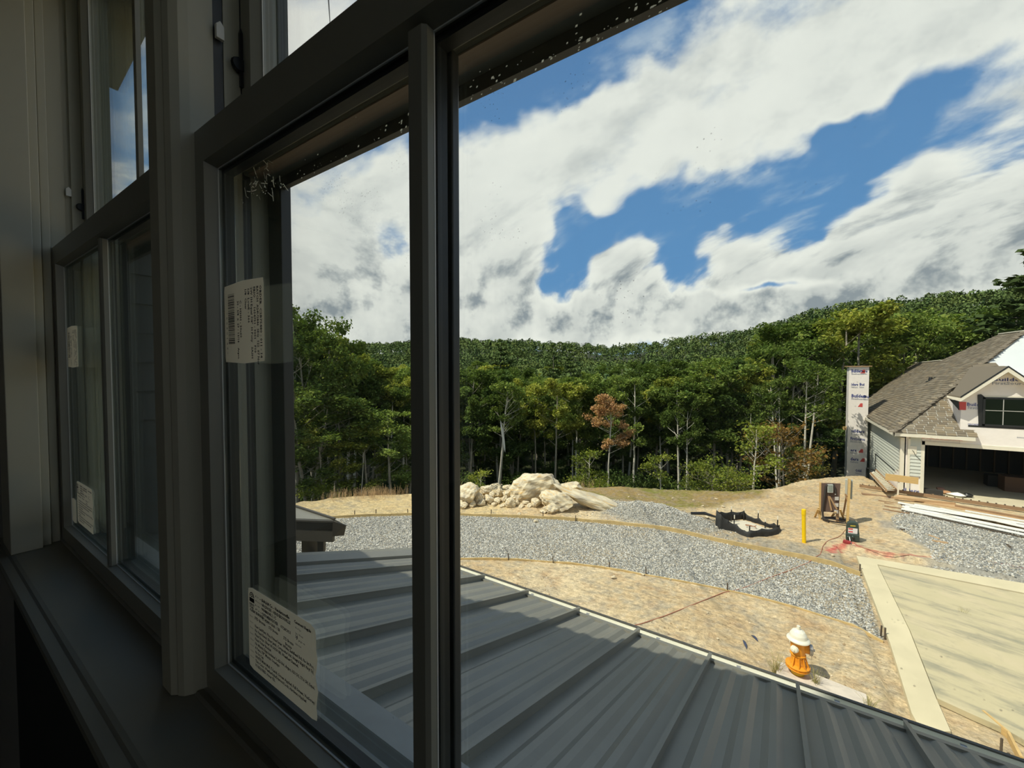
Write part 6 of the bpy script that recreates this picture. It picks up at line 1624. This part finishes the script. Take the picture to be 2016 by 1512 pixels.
def pine(seed, H, crown0, cw, nper, bark=None, leaf=.16):
    r = random.Random(seed); nr = np.random.RandomState(seed); mb = MB(); mb.tube([(0, 0, -.4), (.05, 0, H * .5), (0, .05, H)], [H * .012 + .04, H * .009 + .02, .015], 7, False); P = []
    z = crown0 * H
    while z < H * .99:
        f = (z / H - crown0) / (1 - crown0); L = cw * .5 * (1 - f) ** .75 * (.75 + .4 * r.random()) + .15
        for k in range(r.randint(4, 5)):
            a = r.uniform(0, 6.28); d = Vector((math.cos(a), math.sin(a), r.uniform(-.05, .30))).normalized(); q = Vector((0, 0, z)) + d * L + Vector((0, 0, L * .10))
            mb.tube([(0, 0, z), Vector((0, 0, z)).lerp(q, .5), q], [.03 * (1 - f) + .012, .02, .006], 4, False)
            m_ = max(6, int(nper * L)); t_ = nr.uniform(.25, 1.05, (m_, 1)); b0 = np.array([[0, 0, z]]) + (np.array(q[:]) - np.array([0, 0, z])) * t_
            P.append(b0 + nr.normal(0, 1, (m_, 3)) * np.array([.22, .22, .09]) * (.4 + L * .28))
        z += H * .028 + .12
    P.append(np.array([[0, 0, H]]) + nr.normal(0, .08, (20, 3))); P = np.vstack(P); V, F = leaf_cards(P, leaf, nr, .25); n = len(P)
    cols = np.repeat(np.ones((n, 3)) * np.clip(1 + .25 * nr.normal(0, 1, (n, 1)), .5, 1.6), 4, 0)
    return mb.mesh('trunk', bark or M_barkd, True), np_mesh('foliage', V, F, L_PINE, cols=cols)

HT = 16.0                                             # prototypes are 16 m high and get scaled
KIND = {
    'green_a': broadleaf(1, HT, .44, 5.6, 9000, L_GREEN, M_bark), 'green_b': broadleaf(2, HT, .50, 5.0, 8000, L_GREEN, M_barkp, lean=.06), 'green_c': broadleaf(3, HT, .38, 6.2, 10500, L_GREEN, M_bark, forks=2),
    'green_d': broadleaf(4, HT, .52, 4.6, 7000, L_GREEN, M_barkp, lean=.05), 'dark_a': broadleaf(5, HT, .30, 6.0, 9500, L_DARK, M_barkd), 'dark_b': broadleaf(6, HT, .40, 5.2, 8000, L_DARK, M_bark),
    'yellow_a': broadleaf(7, HT, .52, 5.4, 8500, L_YEL, M_bark, lean=.04), 'yellow_b': broadleaf(8, HT, .56, 4.6, 7000, L_YEL, M_barkp),
    'rust': broadleaf(9, HT, .52, 4.0, 6500, L_RUST, M_barkp, lean=.05, trunk=.12, dens=1.7, leaf=.11), 'pale_fork': broadleaf(10, HT, .62, 4.6, 4800, L_GREEN, M_barkp, forks=2, trunk=.14),
    'airy': broadleaf(11, HT, .30, 5.6, 5200, L_GREEN, M_bark, leaf=.12, trunk=.15), 'airy_y': broadleaf(12, HT, .26, 6.2, 6200, L_YEL, M_bark, leaf=.12),
    'pine_a': pine(13, HT, .22, 6.0, 46), 'pine_b': pine(14, HT, .35, 5.0, 40),
}
SHR = {'shrub': broadleaf(31, 2.2, .12, 2.2, 1500, L_SHRUB, M_bark, leaf=.07, trunk=.03, forks=2), 'sapling': broadleaf(32, 4.5, .42, 1.7, 900, L_SHRUB, M_barkp, leaf=.085, trunk=.04), 'orange': broadleaf(33, 4.5, .25, 2.8, 1500, L_ORNG, M_bark, leaf=.09, trunk=.05, forks=2),
       'under': broadleaf(34, 3.0, .10, 3.2, 1800, L_DARK, M_barkd, leaf=.10, trunk=.05, forks=2)}
NTREE = [0]
def plant(kind, x, y, H, label, grp=None, wide=1.0, src=KIND, h0=HT, name='tree', rot=None, tilt=0, zoff=0):
    tm, fm = src[kind]; z = gz(x, y) + zoff if math.hypot(x, y) < 45 else float(ground_z(np.array([x]), np.array([y]), False)[0])
    if src is KIND and H > 0: pass
    o = bpy.data.objects.new(name, tm); C.objects.link(o); s = H / h0; o.location = (x, y, z - .1); o.scale = (s * wide, s * wide, s)
    o.rotation_euler = (tilt, 0, RND.uniform(0, 6.28) if rot is None else rot)
    f = bpy.data.objects.new('foliage', fm); C.objects.link(f); f.parent = o
    tag(o, label, 'shrub' if src is SHR and kind in ('shrub', 'under') else 'tree', grp); NTREE[0] += 1; return o
def at_r(px, r):
    d = ray(px, 740); h = math.hypot(d.x, d.y); return d.x / h * r, d.y / h * r
def top_z(px, py, r):
    d = ray(px, py); return d.z / math.hypot(d.x, d.y) * r
def tree_to(kind, px, r, ytop, label, grp=None, wide=1.0, **kw):
    x, y = at_r(px, r); z0 = gz(x, y); H = top_z(px, ytop, r) - z0; return plant(kind, x, y, H, label, grp, wide, **kw)

# the trees one can tell apart, left to right:  kind, column, distance, top row, width, label
FRONT = [
    ('airy', 585, 27, 574, .95, 'tallest leafy tree at the far left, its crown against the clouds'),
    ('green_c', 622, 29, 604, .8, 'tall forked tree just right of the tallest left one'),
    ('airy_y', 655, 30, 640, .85, 'loose yellow-green tree right of the tall left pair'),
    ('green_b', 690, 33, 668, .85, 'slim green tree at the shoulder of the left tree group'),
    ('yellow_a', 748, 36, 704, 1.0, 'bright yellow-green crown in the middle of the narrow left lite'),
    ('yellow_b', 790, 34, 735, 1.0, 'yellow-green tree next to the window bar in the left lite'),
    ('pale_fork', 705, 26, 800, .7, 'thin tree with bare pale stems low in the left lite'),
    ('dark_a', 925, 33, 748, 1.0, 'dusky tree just right of the window bar'),
    ('pale_fork', 978, 31, 745, .95, 'grey-trunked tree behind the leaf-shaped smear'),
    ('pine_a', 985, 52, 668, 1.25, 'broad pale green pine rising behind the tree wall right of the bar'),
    ('pine_b', 1090, 62, 676, .9, 'narrow dark conifer spire in the middle of the wooded hill'),
    ('pine_b', 1124, 60, 678, 1.0, 'second dark conifer spire, right next to the first'),
    ('yellow_a', 1092, 33, 740, 1.05, 'yellow-green round-crowned tree left of the rusty one'),
    ('yellow_b', 1128, 35, 755, .9, 'smaller yellow-green tree between the round crown and the rusty tree'),
    ('rust', 1196, 29, 764, 1.0, 'half-dead tree with rusty brown foliage and pale split trunk'),
    ('green_b', 1250, 32, 728, .95, 'green tree with a pale trunk right of the rusty tree'),
    ('green_a', 1290, 36, 715, 1.05, 'full green crown behind the trunks right of the rusty tree'),
    ('green_d', 1340, 31, 740, .9, 'straight-trunked green tree above the middle of the grass'),
    ('green_a', 1408, 33, 705, 1.15, 'big tree with a straight light trunk above the right half of the grass'),
    ('green_d', 1355, 30, 760, .7, 'slender tree with leafy sprouts along its trunk'),
    ('yellow_b', 1455, 35, 700, 1.0, 'light green tree right of the straight light trunk'),
    ('green_b', 1490, 31, 790, .75, 'thin pale-stemmed tree leaning over the right end of the grass'),
    ('green_c', 1540, 38, 665, 1.0, 'broad green tree behind the turning orange bush'),
    ('pale_fork', 1540, 30, 735, .95, 'tall pale trunk right behind the orange bush'),
    ('pale_fork', 1588, 31, 700, 1.0, 'tree with two light stems left of the chimney'),
    ('green_a', 1585, 44, 622, 1.15, 'high green crown left of the tallest right-hand tree'),
    ('yellow_a', 1640, 42, 604, 1.2, 'yellow-green crown above and left of the chimney'),
    ('airy_y', 1705, 43, 588, 1.15, 'tallest yellow-green tree, its ragged top above the chimney'),
    ('green_c', 1775, 50, 604, 1.2, 'large green crown right above the low roof ridge'),
    ('green_a', 1850, 56, 610, 1.25, 'full green tree behind the middle of the brown roof'),
    ('yellow_a', 1920, 56, 612, 1.2, 'yellowish crown behind the rising brown roof'),
    ('green_c', 1990, 58, 592, 1.3, 'leafy tree behind the top of the brown roof'),
    ('pine_a', 2027, 52, 480, 1.75, 'tall pine whose ragged branches reach in at the right edge'),
    ('pale_fork', 1625, 41, 660, .9, 'thin-stemmed tree seen just left of the chimney top'),
]
for kd, px, r, yt, wd, lb in FRONT: tree_to(kd, px, r, yt, lb, wide=wd)

ANCH = [(585, 'the tallest left tree'), (655, 'the loose yellow-green left tree'), (748, 'the bright yellow-green left crown'), (790, 'the tree beside the window bar'), (925, 'the dusky tree right of the bar'), (985, 'the grey-trunked tree'), (1092, 'the yellow-green round crown'),
        (1140, 'the smaller yellow-green tree'), (1196, 'the rusty half-dead tree'), (1250, 'the pale trunk right of the rusty tree'), (1290, 'the full green crown'), (1340, 'the middle of the grass'), (1408, 'the straight light trunk'), (1455, 'the light green tree'), (1490, 'the leaning pale stem'),
        (1545, 'the orange bush'), (1590, 'the two light stems'), (1640, 'the chimney chase'), (1720, 'the low roof ridge'), (1780, 'the pipe vent on the roof'), (1850, 'the middle of the brown roof'), (1920, 'the rising roof edge'), (1990, 'the top of the brown roof')]
def near_name(px): return min(ANCH, key=lambda a_: abs(a_[0] - px))[1]
def prof_y(px):
    return float(np.interp(px, [400, 560, 640, 700, 760, 812, 900, 1000, 1100, 1200, 1300, 1400, 1500, 1560, 1650, 1720, 1800, 1900, 2016, 2200], [620, 600, 640, 680, 708, 712, 705, 708, 722, 722, 712, 696, 668, 645, 618, 606, 612, 620, 606, 600]))
names = {'green': ('green forest tree packed in behind %s', 'filler green forest trees'), 'dark': ('dark-leaved forest tree packed in behind %s', 'filler dark forest trees'), 'yellow': ('yellowish forest tree packed in behind %s', 'filler yellowish forest trees')}
n_f = 0
for i in range(900):
    if n_f >= 118: break
    px = NR.uniform(470, 2080); r = NR.choice([NR.uniform(33, 38), NR.uniform(36, 50), NR.uniform(50, 72)], p=[.5, .3, .2])
    x, y = at_r(px, r)
    if x > 3.4 and y < 46: continue
    if px > 1590 and r < 42: continue
    rc = float(np.interp(math.atan2(x, y), CPH, CPR))
    if r < rc + 4.5: continue
    kd = RND.choice(['green_a', 'green_b', 'green_c', 'green_d', 'green_a', 'green_c', 'dark_a', 'dark_b', 'yellow_a', 'green_b'])
    yt = prof_y(px) + NR.uniform(4, 60 if r < 40 else 26)
    lb, gp_ = names[kd.split('_')[0]]
    H = top_z(px, yt, r) - gz(x, y)
    if H < 7: continue
    plant(kd, x, y, H, lb % near_name(px), gp_, RND.uniform(.85, 1.15)); n_f += 1
# undergrowth and small trees at the wood's edge
EDGE = [('shrub', 1152, 24.5, 1.9, 'light green sapling bush right of the big boulders'), ('sapling', 1160, 25, 4.0, 'small leafy sapling behind the flat boulders'), ('shrub', 1181, 24.5, 1.7, 'low bush beside the light green sapling'),
        ('shrub', 1400, 24, 2.2, 'rounded bush on the wood edge above the middle of the grass'), ('shrub', 1380, 25, 1.7, 'smaller dim bush left of the rounded bush'), ('shrub', 1462, 24, 1.7, 'bright bush at the wood edge near the right end of the grass'),
        ('sapling', 1486, 24.5, 4.6, 'spindly white-stemmed sapling with flat leaf tufts'), ('sapling', 1304, 24.5, 3.4, 'thin sapling standing at the grass edge in the middle'), ('orange', 1545, 27, 4.6, 'orange and green turning bush left of the dirt mound'),
        ('orange', 1585, 29, 3.4, 'smaller turning bush right beside the orange one'), ('sapling', 945, 25, 3.0, 'faint sapling behind the left rocks'), ('shrub', 640, 24, 2.0, 'dim shrub on the crest in the left lite')]
for kd, px, r, H, lb in EDGE:
    x, y = at_r(px, r); rc = float(np.interp(math.atan2(x, y), CPH, CPR)); r = max(r, rc + .7); x, y = at_r(px, r); h0 = {'shrub': 2.2, 'sapling': 4.5, 'orange': 4.5}[kd]
    plant(kd, x, y, H, lb, None, 1.0, SHR, h0, 'bush' if kd != 'sapling' else 'sapling')
for i in range(40):
    px = NR.uniform(540, 1570); r = NR.uniform(28, 38); x, y = at_r(px, r); rc = float(np.interp(math.atan2(x, y), CPH, CPR))
    if r < rc + 5: continue
    plant('under', x, y, NR.uniform(1.6, 3.0), 'dark undergrowth bush in the shade below %s' % near_name(px), 'undergrowth bushes', 1.0, SHR, 3.0, 'bush')

# understory trees standing in the shade between the tall trunks
n_u = 0
for i in range(600):
    if n_u >= 66: break
    px = NR.uniform(520, 1600); r = NR.uniform(36, 62); x, y = at_r(px, r)
    rc = float(np.interp(math.atan2(x, y), CPH, CPR))
    if r < rc + 9: continue
    H = top_z(px, NR.uniform(800, 900), r) - gz(x, y)
    if H < 4: continue
    plant(RND.choice(['dark_a', 'green_c', 'dark_a', 'green_a']), x, y, H, 'low understory tree in the shade behind %s' % near_name(px), 'understory trees', 1.7, h0=HT); n_u += 1

for px, r, yt, kd, lb in ((572, 25.5, 800, 'airy', 'leafy young tree low at the left edge of the narrow lite'), (606, 26.5, 745, 'green_c', 'half-height leafy tree under the tallest left tree'), (636, 26, 830, 'airy_y', 'low yellow-green tree second from the left edge of the lite'),
                          (668, 27, 770, 'airy', 'half-height green tree left of the thin bare stems'), (722, 26.5, 815, 'airy_y', 'low light-green tree under the bright yellow-green crown'), (770, 26, 790, 'airy', 'half-height tree near the bar in the narrow lite'), (800, 27, 850, 'green_c', 'low bushy tree right beside the bar in the narrow lite')):
    tree_to(kd, px, r, yt, lb, wide=1.5)

# nearer hillside: individual crowns; farther hillside: one joined mass
n_h = 0
for i in range(2000):
    if n_h >= 60: break
    px = NR.uniform(540, 2060); r = NR.uniform(72, 135); x, y = at_r(px, r)
    kd = RND.choice(['green_a', 'green_c', 'green_a', 'dark_a', 'pine_a', 'yellow_a', 'dark_b'])
    lb, gp_ = (('conifer crown on the hillside above %s' % near_name(px), 'near hillside conifers') if kd[:4] == 'pine' else ('rounded crown on the hillside above %s' % near_name(px), 'near hillside crowns'))
    o = plant(kd, x, y, NR.uniform(12.5, 17), lb, gp_, 1.25, zoff=0); n_h += 1
def hill_mass():
    r = np.random.RandomState(8); n = 6000; px = r.uniform(380, 2250, n); rr_ = 66 * (620 / 66) ** r.uniform(0, 1, n) ** .72
    D = np.array([at_r(p, 1.0) for p in px]); X, Y = D[:, 0] * rr_, D[:, 1] * rr_; Z = ground_z(X, Y, False)
    Vs, Fs, Cs = [], [], []; o = 0
    for i in range(n):
        k = int(np.clip(150 * (150 / rr_[i]) ** .8, 60, 190)); w = r.uniform(2.6, 4.6); h = w * r.uniform(.8, 1.25); con = r.rand() < .16
        if con: w *= .6; h *= 1.9
        th = r.uniform(0, 6.28, k); cz = r.uniform(-.35, 1, k); rad = np.sqrt(np.clip(1 - cz ** 2, 0, 1)) if not con else (1 - (cz + .35) / 1.35) * .95 + .04
        P = np.stack([np.cos(th) * rad * w, np.sin(th) * rad * w, cz * h], 1) * (1 + r.normal(0, .10, (k, 1))); c0 = np.array([X[i], Y[i], Z[i] + 11.0 - h + r.uniform(-1.5, 2.5)])
        V, F = leaf_cards(P + c0, float(np.clip(.30 + rr_[i] * .0012, .38, .9)), r, .35); Vs.append(V); Fs.append(F + o); o += len(V)
        b = r.uniform(.7, 1.25); c = np.array([.105, .150, .052]) * b if r.rand() > .3 else np.array([.145, .185, .058]) * b
        if con: c = np.array([.065, .105, .045]) * b
        Cs.append(np.tile(c, (len(V), 1)) * (1 + r.uniform(-.2, .2, (len(V), 1))))
    m = mat('hill_leaves', (1, 1, 1), 1.0, spec=0.0, attr='Col')
    me = np_mesh('hillside_forest', np.vstack(Vs), np.vstack(Fs), m, cols=np.vstack(Cs)); ob = link('hillside_forest', me); tag(ob, 'continuous forest of small crowns covering the far hills up to the skyline', 'forest', None, 'stuff')
hill_mass()
